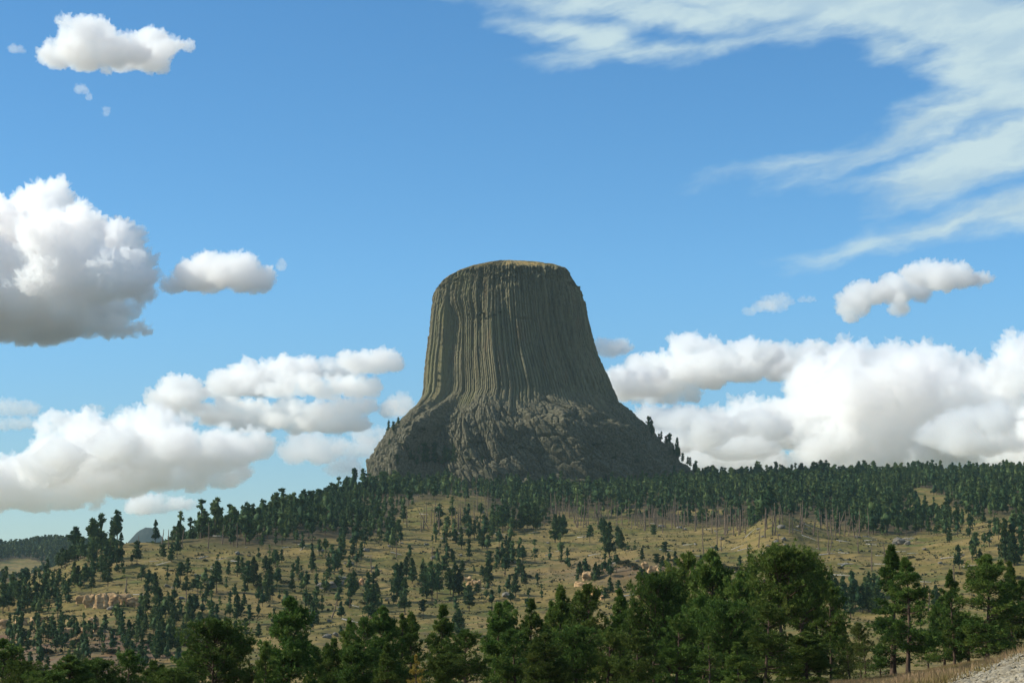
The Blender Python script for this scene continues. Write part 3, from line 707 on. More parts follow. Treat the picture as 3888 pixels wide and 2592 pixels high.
NEARP = dict(limbs=115, tufts=22, tl=0.31, tw=0.070, blades=11)
NEAR = {
 'cone':  [proto(11, form='cone', R=2.5, bare=0.10, **NEARP), proto(12, form='cone', R=2.3, bare=0.15, gaps=0.3, **NEARP), proto(13, form='cone', R=2.2, bare=0.08, **NEARP)],
 'oval':  [proto(21, form='oval', R=2.5, bare=0.14, **NEARP), proto(22, form='oval', R=2.6, bare=0.18, gaps=0.35, **NEARP), proto(23, form='oval', R=2.4, bare=0.12, heads=2, **NEARP)],
 'broad': [proto(31, form='broad', R=3.0, bare=0.16, heads=3, gaps=0.35, **{**NEARP, 'limbs': 120}), proto(32, form='broad', R=2.8, bare=0.20, heads=2, gaps=0.3, **{**NEARP, 'limbs': 115})],
 'spire': [proto(41, form='cone', R=1.5, bare=0.06, **{**NEARP, 'limbs': 100, 'tufts': 13})],
 'young': [proto(51, form='cone', R=2.6, bare=0.04, **{**NEARP, 'limbs': 70, 'tufts': 12})]}
HILLP = dict(spread=(0.70, 1.10), core=0.50, tl=0.85, tw=0.34, blades=6, limb_sides=3, dead_low=3)
HILL = [proto(61, H=12, R=2.7, form='cone', limbs=84, tufts=7, bare=0.10, gaps=.2, **HILLP), proto(62, H=12, R=2.3, form='cone', limbs=72, tufts=7, bare=0.17, gaps=.3, **HILLP), proto(63, H=12, R=2.7, form='oval', limbs=70, tufts=7, bare=0.24, gaps=.3, **HILLP),
        proto(64, H=12, R=2.9, form='broad', limbs=72, tufts=7, bare=0.26, heads=2, gaps=.3, **HILLP), proto(65, H=12, R=2.3, form='open', limbs=60, tufts=7, bare=0.22, gaps=.4, **HILLP), proto(66, H=12, R=2.0, form='cone', limbs=74, tufts=6, bare=0.08, gaps=.15, **HILLP),
        proto(67, H=12, R=2.4, form='oval', limbs=60, tufts=7, bare=0.34, gaps=.3, **HILLP), proto(68, H=12, R=3.0, form='cone', limbs=90, tufts=8, bare=0.05, gaps=.15, **HILLP)]
HILL_LOOK = ['cone-shaped', 'thin-topped', 'round-topped', 'broad-crowned', 'sparse', 'slender', 'bare-stemmed', 'bushy']

def place_tree(pr, x, y, z, Hh, Rr, rz, mat, name='pine_tree', lean=(0, 0)):
    tm, cm, H0, R0 = pr
    root = bpy.data.objects.new(name, None); COL.objects.link(root)
    root.location = (x, y, z); root.rotation_euler = (lean[0], lean[1], rz)
    root.scale = (Rr / R0, Rr / R0, Hh / H0)
    if not tm.materials: tm.materials.append(M_BARK)
    t = bpy.data.objects.new('trunk', tm); COL.objects.link(t); t.parent = root
    if not cm.materials: cm.materials.append(M_HILL)
    c = bpy.data.objects.new('crown', cm); COL.objects.link(c); c.parent = root
    if mat is not None:
        c.material_slots[0].link = 'OBJECT'; c.material_slots[0].material = mat
    return root

ORD = ['nearest', 'second nearest', 'third nearest', 'fourth nearest', 'fifth nearest', 'sixth nearest', 'seventh nearest', 'eighth nearest', 'ninth nearest', 'tenth nearest', 'eleventh nearest', 'twelfth nearest', 'thirteenth nearest', 'fourteenth nearest', 'fifteenth nearest', 'sixteenth nearest', 'seventeenth nearest', 'eighteenth nearest', 'nineteenth nearest', 'twentieth nearest']
MARKS = {  # things one can find in the photograph, in its pixels
 'the tan sandstone cliff': (415, 2288), 'the leaning sandstone pinnacle': (352, 2375), 'the distant dark butte': (545, 2030), 'the far hill meadow': (60, 2150),
 'the short pale ledge': (1245, 2228), 'the sunlit clearing below the rock tower': (1620, 1945), 'the round tan boulder': (1805, 2212), 'the cream broken cliff': (2300, 2148), 'the split orange rock': (2250, 2245),
 'the rounded grassy knoll': (2960, 2000), 'the big boulder pile': (3420, 2060), 'the grassy gap in the wood': (3490, 1905), 'the left edge of the view': (0, 2260), 'the right edge of the view': (3888, 2080),
 'the bare top of the left shoulder': (680, 2075), 'the dry meadow at the hill foot': (1010, 2420), 'the smooth grassy bench': (2150, 2065), 'the left foot of the rock tower': (1420, 1810), 'the right foot of the rock tower': (2610, 1770), 'the yellow near pine': (1571, 2470), 'the tallest near pine': (2969, 2110), 'the tall tuft-topped near pine': (1100, 2290)}
def label_all(items, noun, form, extra=None):
    """items: list of (object, px, py, look). Says of each which one it is by rank beside the nearest landmark"""
    sect = {}
    names = list(MARKS); pts = np.array([MARKS[n] for n in names], float)
    for o, px, py, look in items:
        d = np.hypot(pts[:, 0] - px, (pts[:, 1] - py) * 1.6); k = int(np.argmin(d))
        dx_, dy_ = px - pts[k, 0], (py - pts[k, 1]) * 1.6
        side = ('left of' if dx_ < 0 else 'right of') if abs(dx_) > abs(dy_) else ('above' if dy_ < 0 else 'below')
        if 'edge of' in names[k]: side = 'by'
        sect.setdefault((k, side), []).append((d[k], o, look))
    for (k, side), rows in sect.items():
        rows.sort(key=lambda r: r[0])
        for i, (_, o, look) in enumerate(rows):
            o['label'] = form.format(look=look, rank=ORD[i] if i < len(ORD) else '%dth nearest' % (i + 1), noun=noun, side=side, mark=names[k])

rng = np.random.default_rng(77)
# ---- the near row: (cx, top y, half width, distance, form, material) in photograph pixels
FG = [
 (10, 2430, 80, 140, 'oval', 0), (95, 2520, 75, 128, 'broad', 0), (265, 2492, 100, 130, 'oval', 0), (365, 2512, 80, 134, 'broad', 0), (486, 2472, 70, 136, 'oval', 0), (580, 2512, 75, 138, 'oval', 0), (715, 2470, 80, 150, 'oval', 0), (180, 2555, 80, 124, 'broad', 0), (660, 2545, 80, 126, 'broad', 0),
 (818, 2368, 112, 142, 'broad', 0), (915, 2418, 76, 152, 'oval', 0), (1100, 2276, 98, 150, 'oval', 0), (1010, 2440, 66, 146, 'cone', 0), (1195, 2455, 56, 155, 'cone', 0), (1270, 2430, 58, 160, 'oval', 0),
 (1322, 2352, 52, 165, 'cone', 0), (1380, 2350, 52, 158, 'oval', 0), (1455, 2308, 62, 162, 'oval', 0), (1521, 2335, 56, 170, 'cone', 0), (1565, 2325, 44, 176, 'cone', 0), (1665, 2300, 80, 160, 'cone', 0),
 (1571, 2488, 40, 120, 'young', 'y'), (1466, 2440, 66, 130, 'cone', 0), (1355, 2450, 70, 132, 'oval', 0), (1690, 2490, 76, 128, 'broad', 0), (1770, 2396, 80, 142, 'oval', 0), (1860, 2292, 84, 165, 'cone', 0), (1930, 2288, 56, 172, 'oval', 0),
 (1963, 2395, 80, 145, 'oval', 0), (2028, 2276, 62, 168, 'cone', 0), (2092, 2288, 56, 176, 'cone', 0), (2135, 2226, 60, 172, 'cone', 0), (2074, 2410, 84, 140, 'oval', 0), (2200, 2262, 60, 180, 'oval', 0), (2242, 2226, 78, 165, 'oval', 0),
 (2184, 2390, 84, 146, 'broad', 0), (2345, 2243, 58, 170, 'cone', 0), (2300, 2390, 80, 150, 'oval', 0), (2400, 2270, 50, 178, 'cone', 0), (2483, 2196, 86, 160, 'broad', 0), (2420, 2400, 90, 140, 'oval', 0), (2535, 2196, 66, 166, 'oval', 0), (2606, 2108, 66, 178, 'oval', 0),
 (2560, 2340, 90, 150, 'oval', 0), (2702, 2100, 66, 172, 'oval', 0), (2660, 2270, 90, 156, 'oval', 0), (2825, 2180, 64, 168, 'oval', 0), (2765, 2300, 96, 146, 'broad', 0), (2850, 2116, 66, 174, 'cone', 0), (2680, 2420, 86, 132, 'young', 0), (2800, 2440, 80, 130, 'cone', 0),
 (2969, 2088, 122, 152, 'broad', 1), (2900, 2300, 90, 140, 'oval', 0), (3040, 2120, 84, 160, 'broad', 0), (3100, 2128, 76, 170, 'oval', 0), (3145, 2215, 66, 166, 'oval', 0), (3060, 2400, 90, 144, 'oval', 0),
 (3196, 2366, 40, 196, 'cone', 2), (3262, 2368, 48, 204, 'oval', 2), (3283, 2424, 42, 186, 'young', 2), (3225, 2450, 40, 180, 'young', 2), (3340, 2440, 40, 200, 'cone', 0),
 (3376, 2072, 44, 190, 'spire', 0), (3434, 2122, 106, 168, 'cone', 1), (3520, 2395, 48, 210, 'oval', 0), (3578, 2268, 60, 200, 'oval', 0), (3612, 2168, 62, 188, 'cone', 0), (3735, 2112, 100, 180, 'oval', 1), (3670, 2330, 66, 192, 'oval', 0), (3826, 2136, 64, 186, 'cone', 0), (3890, 2208, 66, 190, 'oval', 0), (3800, 2330, 70, 195, 'oval', 0)]
_OLD = {0: 'dark bushy near pine cut off by the left edge, lowest on the hill side', 6: 'broad two-topped near pine left of the tall tuft-topped pine', 8: 'tall tuft-topped near pine standing alone against the dry slope',
 18: 'small yellowing near pine in front of the dark green row', 48: 'tallest and broadest near pine with a dark forked trunk, right of centre', 59: 'narrow pointed pine poking out behind the lone trunked pine', 60: 'cone-shaped near pine with bare lower trunk standing on pink grass', 64: 'broad full pine standing behind the pale rubble bank',
 54: 'short blue-green young pine in the gap right of the tallest near pine', 55: 'pale yellow-green young pine in the gap between tall near pines', 56: 'small pale bushy pine low in the gap beside the pink grass'}
FG_LABELS = {(k if k < 6 else k + 3): v for k, v in _OLD.items()}
near_items = []
for i, (cx_, ty_, hw, d, form, mt) in enumerate(FG):
    u, wtop = ray(cx_, ty_)
    x = u * d; z = float(hgt(x, d)); Hh = wtop * d - z; Rr = hw * d / F
    pr = NEAR[form][i % len(NEAR[form])]
    if i == 63: pr = proto(91, form='cone', R=2.5, bare=0.20, gaps=0.25, **NEARP)
    if i == 67: pr = NEAR['oval'][0]
    if i == 51: pr = proto(93, form='broad', R=3.0, bare=0.10, heads=3, gaps=0.3, **{**NEARP, 'limbs': 150})
    mat = {0: M_NEAR, 1: M_NEAR, 2: M_PALE, 'y': M_YELL}[mt]
    Rr = max(Rr * 1.15, 0.2 * Hh)
    o = place_tree(pr, x, d, z, Hh * 1.0, Rr, rng.uniform(0, 6.28), mat)
    tag(o, None, 'pine tree', 'pines of the near row')
    near_items.append((o, cx_, ty_, form))
WORDS = {'cone': 'cone-shaped', 'oval': 'round-shouldered', 'broad': 'broad-crowned', 'spire': 'narrow', 'young': 'young bushy'}
srt = sorted(range(len(FG)), key=lambda i: FG[i][0])
NUM = ['first', 'second', 'third', 'fourth', 'fifth', 'sixth', 'seventh', 'eighth', 'ninth', 'tenth', 'eleventh', 'twelfth', 'thirteenth', 'fourteenth', 'fifteenth', 'sixteenth', 'seventeenth', 'eighteenth', 'nineteenth', 'twentieth', 'twenty-first', 'twenty-second', 'twenty-third', 'twenty-fourth', 'twenty-fifth']
big = [i for i in srt if i in (11, 21, 51, 63)]
for pos_, i in enumerate(srt):
    o = near_items[i][0]
    if i in FG_LABELS: o['label'] = FG_LABELS[i]; continue
    refs = {11: 'the tall tuft-topped pine', 21: 'the yellow pine', 51: 'the tallest near pine', 63: 'the lone trunked pine'}
    j = min(big, key=lambda b_: abs(srt.index(b_) - pos_)); k = pos_ - srt.index(j)
    o['label'] = '%s near pine, %s treetop to the %s of %s' % (WORDS[FG[i][4]], NUM[abs(k) - 1], 'left' if k < 0 else 'right', refs[j])

# ---- pines on the hillside, read off the photograph: base x, base y, top y in three views of it
TA = """720,350,245;760,345,212;830,320,220;700,340,260;1065,290,140;940,440,290;800,460,340;905,455,385;1125,410,305;1175,420,300;1225,290,145;1215,380,230;1240,570,430;1290,520,400;1280,640,520;1060,665,500;1090,700,600;970,550,455;850,540,465;640,545,425;610,560,460;510,580,430;540,570,450;590,545,440;720,550,390;740,590,420;690,540,410;625,640,530;460,655,545;400,665,600;310,680,515;250,775,640;205,720,600;235,600,485;155,760,590;180,560,470;405,570,470;420,475,335;450,470,340;400,450,360;320,520,400;475,420,330;510,410,310;540,400,310;580,400,310;640,370,300;660,370,295;80,620,510;100,700,560;60,760,600;20,780,580;130,720,560;60,880,780;1000,770,640;1185,820,660;1350,740,660;1410,710,615;1510,740,665;1625,820,640;1675,720,640;1490,640,430;1570,510,420;1630,520,385;1660,500,390;1700,600,420;1740,580,390;1680,640,550;1430,650,570;1360,600,510;1325,620,540;1775,400,330;1830,480,380;1850,580,400;1840,620,480;1890,460,340;1935,430,340;2045,510,405;2145,480,345;2255,460,370;2320,470,365;2010,630,510;2070,620,540;1775,680,590;1830,700,600;1870,690,590;1920,680,620;2120,760,640;2150,880,700;2170,850,740;1690,940,810;1775,940,850;1380,950,840;1300,980,880;1215,870,760;1320,850,720;1110,960,820;1150,940,840;1100,1060,880;1080,1080,900;980,1120,960;1200,990,880;830,950,840;850,740,690;870,660,620;715,870,800;630,960,910;710,1000,960;920,930,850;945,860,780;1000,900,780;1050,880,760;1090,870,750;1290,800,700;220,900,830;260,950,850;330,940,850;160,980,880;100,940,870;430,1010,920;500,1050,960;560,1050,980;320,1180,1080;260,1010,950;1270,940,850;1430,880,800;400,1000,930;180,1040,960;860,1010,930;760,1040,970;1170,1060,940;1020,1010,920"""
TB = """235,270,110;345,290,140;300,310,215;420,240,130;720,285,200;620,390,330;645,370,300;670,440,390;700,400,310;755,510,430;740,360,300;780,380,290;820,430,280;870,500,360;880,360,200;925,250,200;960,420,310;940,370,240;990,440,370;990,310,200;1020,260,180;1060,300,170;1100,310,130;1140,290,120;1180,310,150;1220,290,130;1270,300,110;1310,290,110;1340,290,130;1150,500,350;1215,480,390;1240,490,400;1120,600,460;1015,540,440;1000,670,500;1245,660,540;1190,740,590;960,620,540;905,590,540;820,580,500;800,740,570;760,750,530;740,740,560;690,600,480;650,760,530;615,780,520;580,760,550;545,680,530;480,660,490;440,620,480;400,780,520;370,790,540;430,880,640;235,760,660;195,900,680;180,800,590;215,700,590;270,830,760;50,830,600;75,740,580;130,500,380;70,470,370;20,490,430;870,850,680;640,820,770;555,880,780;795,1020,840;920,740,660;1460,380,190;1490,330,200;1515,330,190;1700,380,260;1835,480,200;1800,420,230;1775,300,210;1890,420,270;1920,430,300;1960,440,380;2010,440,370;2140,340,260;2060,500,420;1560,560,490;1630,600,510;1700,600,540;1740,640,530;1760,620,540;1840,720,620;1900,730,640;1800,780,690;2050,650,560;2120,690,600;2220,470,380;2240,560,450;2160,540,460;2200,560,470;2290,540,440;100,330,200;160,300,160;60,280,150;20,330,200;190,330,200"""
TC = """230,710,650;130,800,715;385,800,720;1790,630,530;1855,810,655;2105,550,470;2160,770,510;2220,790,580;2120,720,650;2045,620,600;2265,600,500;1990,760,680;2270,740,560;1040,1060,880;1085,1080,900;1160,1070,910;1210,1100,920;1250,1100,930;1290,1110,940;1130,1140,960;1705,1060,920;1700,580,480;1780,540,450;1720,530,410;1840,510,410;1600,560,430;1650,570,470;1560,580,440;1500,590,470;2010,500,390"""
hill = []
for txt, ox, oy, s_ in ((TA, 0, 1900, 1.809), (TB, 1300, 1850, 1.809), (TC, 2588, 1700, 1.7577)):
    for e in txt.split(';'):
        a, b_, c_ = [float(q) for q in e.split(',')]
        hill.append((ox + a / s_, oy + b_ / s_, oy + c_ / s_))
hill = np.array(hill)
G0 = ground_at(hill[:, 0], hill[:, 1])
PICK = [.2, .16, .08, .04, .1, .2, .08, .14]
items = []
EXTRA = []                                                   # smaller trees of the slope, kept with the wood's mass
def hill_tree(x, y, z, Hh, k):
    wd = rng.uniform(0.85, 1.15) * (Hh / 12) ** 0.62 * HILL[k][3]
    o = place_tree(HILL[k], x, y, z - 0.1, Hh, wd, rng.uniform(0, 6.28), M_HILL, lean=(rng.normal(0, 0.02), rng.normal(0, 0.02)))
    tag(o, None, 'pine tree', 'pines scattered on the hillside')
    return o
tall = hill[:, 1] - hill[:, 2]
small_cut = np.sort(tall)[max(0, len(hill) - 212)]
for (px_, py_, ty_), (x, y, z) in zip(hill, G0):
    if py_ - ty_ < small_cut: EXTRA.append((x, y, z, float(np.clip((py_ - ty_) * y / F, 3.0, 19)))); continue
    Hh = float(np.clip((py_ - ty_) * y / F, 3.0, 19)); k = int(rng.choice(8, p=PICK))
    items.append((hill_tree(x, y, z, Hh, k), px_, py_, HILL_LOOK[k]))

# ---- the wood on the ridge: its nearest edge trees one by one, the rest as one mass
def spots(n, u0, u1, d0, d1, mask, gap, seed):
    r = np.random.default_rng(seed); out = []; cell = {}
    for _ in range(14):
        dd = np.sqrt(r.uniform(d0 ** 2, d1 ** 2, n)); uu = r.uniform(u0, u1, n); x, y = uu * dd, dd
        keep = r.uniform(0, 1, n) < mask(x, y); x, y = x[keep], y[keep]
        for a, b_ in zip(x, y):
            ka, kb = int(a // gap), int(b_ // gap)
            if any((a - p) ** 2 + (b_ - q) ** 2 < gap * gap for i in (-1, 0, 1) for j in (-1, 0, 1) for p, q in cell.get((ka + i, kb + j), ())): continue
            cell.setdefault((ka, kb), []).append((a, b_)); out.append((a, b_))
    return np.array(out)
def wood_density(x, y):
    px, py = to_px(x, y, hgt(x, y, False)); inn = sstep(np.interp(px, FEDGE[:, 0], FEDGE[:, 1]) - py, 0, 75)
    return forest_mask(x, y) * np.clip(0.30 + 0.55 * inn + (1.0 - 0.4 * inn) * 0.8 * fbm(x / 45, y / 60, seed=201, octv=2), 0.03, 1)
sp_ = spots(5000, -0.24, 0.36, 1010, 2440, wood_density, 6.9, 8)
wz = hgt(sp_[:, 0], sp_[:, 1])
tw_c = np.array([P(1195 * K, 1095 * K, TY)[0], TY])
ap_r = np.hypot((sp_[:, 0] - tw_c[0]) / 118, (sp_[:, 1] - tw_c[1]) / 95)
ok = ap_r > 0.86
sp_, wz = sp_[ok], wz[ok]
wpx, wpy = to_px(sp_[:, 0], sp_[:, 1], wz)
wH = rng.uniform(7.0, 16, len(sp_)) * (1 + 0.30 * fbm(sp_[:, 0] / 40, sp_[:, 1] / 60, seed=222, octv=2).clip(-.8, .8)) * (1 + 0.16 * rng.normal(0, 1, len(sp_)).clip(-2, 2))
wH *= 1 + 0.16 * (1 - sstep(wpx, 1250, 1550))
N_SINGLE = 302 - len(items) - len(FG) - 32
# edge trees: those whose foot stands lowest in front of the wood
front = np.interp(wpx, FEDGE[:, 0], FEDGE[:, 1]) - wpy
vis = (wpx > 380) & (wpx < 3900)
order = np.argsort(np.where(vis, front + sp_[:, 1] * 0.02, 1e9))
pick = set(order[:max(0, N_SINGLE)].tolist())
for i in pick:
    k = int(rng.choice(8, p=PICK))
    items.append((hill_tree(sp_[i, 0], sp_[i, 1], wz[i], float(wH[i]), k), wpx[i], wpy[i], HILL_LOOK[k]))
label_all(items, 'pine', '{look} pine, {rank} {side} {mark}')

def small_pine(seed, form, bare):
    r = np.random.default_rng(seed)
    (tv, tf, _), (cv, cf, ct) = pine(r, H=12, R=2.25, form=form, bare=bare, limbs=24, tufts=6, tl=1.25, tw=0.62, blades=4, limb_sides=3, dead_low=0, gaps=.4, core=0.80)
    t2, f2 = tube(np.array([[0, 0, -1], [0.05, 0, 5], [0, 0.05, 11.0]]), [0.24, 0.17, 0.04], 5)
    return (t2, f2), (cv, cf[0], ct)
SMALL = [small_pine(71, 'cone', 0.1), small_pine(72, 'oval', 0.22), small_pine(73, 'cone', 0.2), small_pine(74, 'cone', 0.3), small_pine(75, 'oval', 0.14), small_pine(76, 'open', 0.2), small_pine(77, 'cone', 0.06), small_pine(78, 'oval', 0.32)]
def mass(name, pts, zz, HH, label, seed, wide=1.0):
    r = np.random.default_rng(seed); Cv, Cf, Ct, n, = [], [], [], 0
    Tv, Tf, m_ = [], [], 0
    for (x, y), z, Hh in zip(pts, zz, HH):
        (tv, tf), (cv, cf, ct) = SMALL[r.integers(0, len(SMALL))]
        a = r.uniform(0, 6.28); s = Hh / 12; w_ = s * r.uniform(0.8, 1.2) * wide
        R_ = np.array([[cos(a) * w_, -sin(a) * w_, 0], [sin(a) * w_, cos(a) * w_, 0], [r.normal(0, .02), r.normal(0, .02), s]])
        o = np.array([x, y, z])
        Cv.append(cv @ R_.T + o); Cf.append(cf + n); n += len(cv); Ct.append(np.clip(ct + r.normal(0, 0.26), 0, 1))
        Tv.append(tv @ R_.T + o); Tf.append(tf + m_); m_ += len(tv)
    nc = n
    v = np.concatenate(Cv + Tv); f = [np.concatenate(Cf), np.concatenate(Tf) + nc]
    me = mk_mesh(name, v, f, False, dict(tint=np.concatenate(Ct + [np.full(m_, 0.5)])))
    me.materials.append(M_HILL); me.materials.append(M_BARK)
    mi = np.zeros(len(me.polygons), np.int32); mi[len(f[0]):] = 1
    me.polygons.foreach_set('material_index', mi)
    return tag(link(name, me), label, kind='stuff')
def fill(n, x0, x1, y0, y1, h0, h1, seed):
    r = np.random.default_rng(seed); a, b_ = r.uniform(x0, x1, n), r.uniform(y0, y1, n)
    for (x, y, z), q in zip(ground_at(a, b_), r.uniform(h0, h1, n)):
        p_, q_ = to_px(x, y, z)
        if 260 < p_ < 525 and 2255 < q_ < 2360: continue
        EXTRA.append((x, y, z, q * y / F))
fill(46, 0, 330, 2215, 2300, 45, 80, 1); fill(60, 0, 760, 2400, 2560, 45, 85, 2); fill(34, 20, 330, 2385, 2480, 40, 75, 16); fill(34, 480, 760, 2330, 2500, 45, 85, 17); fill(30, 520, 1000, 2200, 2400, 40, 75, 3); fill(26, 1000, 1300, 2080, 2260, 40, 75, 4)
fill(30, 1290, 1520, 2030, 2090, 50, 80, 5); fill(24, 1650, 2000, 1960, 2060, 55, 85, 6); fill(14, 1850, 2000, 2080, 2200, 50, 80, 7); fill(16, 2100, 2600, 2150, 2260, 40, 70, 8)
fill(26, 3150, 3340, 2250, 2330, 60, 95, 9); fill(16, 3660, 3888, 2000, 2150, 60, 100, 10); fill(20, 330, 470, 2115, 2180, 50, 85, 11); fill(12, 3560, 3700, 2000, 2040, 50, 80, 12); fill(30, 760, 1300, 2180, 2440, 45, 80, 13); fill(34, 1300, 2150, 2090, 2330, 45, 80, 14); fill(40, 40, 760, 2280, 2440, 45, 80, 15)
rest = np.array([i for i in range(len(sp_)) if i not in pick])
EX = np.array(EXTRA)
mass('pine_forest', np.concatenate([sp_[rest], EX[:, :2]]), np.concatenate([wz[rest], EX[:, 2]]), np.concatenate([wH[rest], EX[:, 3]]), 'dense dark pine wood covering the ridge at the foot of the rock tower', 9)
fp = spots(2600, -0.36, -0.145, 1300, 3350, far_wood_mask, 9.0, 10)
fz = hgt(fp[:, 0], fp[:, 1])
mass('far_pine_forest', fp, fz, rng.uniform(11, 19, len(fp)), 'dark blue-green pine wood on the far hill beyond the left shoulder', 12, 1.25)

# ---- pines on the tower's own flanks
FL = [(1474, 1643, 1600, 1), (1492, 1640, 1605, 3), (1510, 1632, 1590, 2), (1545, 1720, 1670, 1), (2462, 1650, 1590, 3), (2475, 1655, 1600, 1), (2440, 1612, 1602, 4), (2545, 1715, 1655, 3), (2570, 1735, 1670, 0), (2530, 1700, 1660, 2), (2598, 1745, 1712, 3), (2620, 1752, 1722, 1), (1560, 1760, 1690, 2), (1605, 1775, 1695, 3), (1650, 1770, 1690, 1), (1690, 1775, 1705, 2), (1725, 1770, 1690, 0), (1590, 1735, 1690, 4), (1510, 1770, 1730, 3), (1830, 1785, 1740, 2), (1480, 1700, 1670, 4), (2500, 1685, 1650, 3), (2510, 1672, 1640, 1), (2640, 1770, 1735, 3), (2590, 1738, 1702, 0), (2660, 1778, 1742, 2), (2555, 1724, 1692, 5), (2676, 1785, 1750, 1), (1575, 1765, 1715, 0), (1620, 1765, 1708, 1), (1665, 1755, 1700, 5), (1700, 1760, 1712, 3)]
TV = TOWER.reshape(-1, 3); tpx, tpy = to_px(TV[:, 0], TV[:, 1], TV[:, 2])
fl_items = []
for (a, b_, c_, k) in FL:
    d = (tpx - a) ** 2 + (tpy - b_) ** 2 + np.where(TV[:, 1] > TY + 15, 1e5, 0)
    p = TV[int(np.argmin(d))]
    o = place_tree(HILL[k], p[0], p[1], p[2] - 0.6, max(4.0, (b_ - c_) * TY / F * 1.15), 3.3 * max(0.6, (b_ - c_) / 60.0), rng.uniform(0, 6.28), M_HILL)
    tag(o, None, 'pine tree', 'pines on the flanks of the rock tower'); fl_items.append((o, a, b_, HILL_LOOK[k]))
left_, right_ = sorted([q for q in fl_items if q[1] < 2000], key=lambda q: q[1]), sorted([q for q in fl_items if q[1] >= 2000], key=lambda q: q[1])
for rows, side in ((left_, 'left'), (right_, 'right')):
    for i, q in enumerate(rows): q[0]['label'] = '%s pine on the bouldery %s flank of the rock tower, %s from the left' % (q[3], side, NUM[i])

# ================================================================== dead trunks, logs, boulders, bushes
def snag_mesh(seed):
    r = np.random.default_rng(seed); Bd = Build(); H = 12.0
    k = np.linspace(0, 1, 7); ln = r.normal(0, 0.5)
    p = np.stack([ln * k + 0.15 * np.sin(k * 5 + seed), r.normal(0, .4) * k, -0.5 + (H + 0.5) * k], 1)
    v, f = tube(p, 0.40 * (1 - 0.62 * k), 6); Bd.add(v, quads=f)
    for _ in range(r.integers(7, 13)):
        q = r.uniform(0.35, 0.97); o = np.array([np.interp(q, k, p[:, j]) for j in range(3)]); a = r.uniform(0, 6.28); L = r.uniform(0.4, 1.5) * (1.2 - q)
        d = np.array([cos(a), sin(a), r.uniform(-0.2, 0.5)])
        v, f = tube(np.stack([o, o + d * L * 0.5, o + d * L + [0, 0, 0.1]]), [0.09, 0.07, 0.04], 4); Bd.add(v, quads=f)
    v, f, _ = Bd.arrays()
    return mk_mesh('dead_tree', v, f, True)
SNAGS = [snag_mesh(i) for i in range(300, 306)]
for me in SNAGS: me.materials.append(M_SNAG)
SNAG = []
rs = np.random.default_rng(401)
def band(n, x0, x1, ya, yb):
    for _ in range(n):
        a = rs.uniform(x0, x1); t = rs.uniform(0, 1); SNAG.append((a, np.interp(a, *ya) * (1 - t) + np.interp(a, *yb) * t, rs.uniform(52, 100)))
band(110, 2080, 2830, ([2080, 2400, 2830], [1945, 1962, 1985]), ([2080, 2400, 2830], [1995, 2018, 2040]))
band(44, 2830, 3300, ([2830, 2960, 3300], [2000, 1978, 2012]), ([2830, 2960, 3300], [2060, 2030, 2050]))
band(12, 2650, 3400, ([2650, 3400], [2060, 2090]), ([2650, 3400], [2130, 2180]))
band(26, 1530, 1860, ([1530, 1860], [1975, 1925]), ([1530, 1860], [2060, 2000]))
band(6, 640, 900, ([640, 900], [2080, 2060]), ([640, 900], [2095, 2080]))
SNAG += [(1640, 2140, 70), (1505, 2115, 62), (2010, 2320, 60), (1260, 2345, 72), (705, 2320, 80), (475, 2248, 60), (1410, 2172, 60), (3625, 2230, 85), (3512, 2315, 115), (3525, 2325, 90), (3500, 2300, 70), (615, 2075, 66), (640, 2080, 70), (530, 2080, 45)]
SNAG = np.array(SNAG); g_ = ground_at(SNAG[:, 0], SNAG[:, 1]); it = []
for (a, b_, hp), (x, y, z) in zip(SNAG, g_):
    o = bpy.data.objects.new('dead_tree', SNAGS[rs.integers(0, 6)]); COL.objects.link(o)
    Hh = hp * y / F; o.location = (x, y, z); o.scale = (1.0, 1.0, Hh / 12); ang = rs.normal(0, 0.05) if rs.uniform() < 0.8 else rs.normal(0, 0.2)
    o.rotation_euler = (0, ang, rs.uniform(0, 6.28) if abs(ang) < .1 else rs.normal(0, .3))
    tag(o, None, 'dead tree', 'bare dead trunks standing on the slope'); it.append((o, a, b_, 'leaning' if abs(ang) > .12 else ('tall' if hp > 72 else 'short')))
label_all(it, 'dead tree', '{look} bare dead trunk, {rank} {side} {mark}')

def log_mesh(seed):
    r = np.random.default_rng(seed); Bd = Build(); L = 8.0; k = np.linspace(0, 1, 7)
    p = np.stack([L * (k - 0.5), 0.25 * np.sin(k * 3 + seed), 0.16 + 0.2 * k], 1)
    v, f = tube(p, 0.30 * (1 - 0.7 * k), 6); Bd.add(v, quads=f)
    for _ in range(6):
        q = r.uniform(0.3, 0.98); o = np.array([np.interp(q, k, p[:, j]) for j in range(3)]); a = r.uniform(0, 3.14); l_ = r.uniform(0.4, 1.4)
        v, f = tube(np.stack([o, o + np.array([0.35 * l_, cos(a) * l_ * .5, sin(a) * l_ * .5]), o + np.array([0.6 * l_, cos(a) * l_, sin(a) * l_])]), [0.06, 0.045, 0.02], 4); Bd.add(v, quads=f)
    v, f, _ = Bd.arrays(); return mk_mesh('fallen_log', v, f, True)
LM = [log_mesh(i) for i in range(500, 504)]
for me in LM: me.materials.append(M_LOG)
def slope_at(x, y, e=2.0):
    return float((hgt(x + e, y) - hgt(x - e, y)) / (2 * e)), float((hgt(x, y + e) - hgt(x, y - e)) / (2 * e))
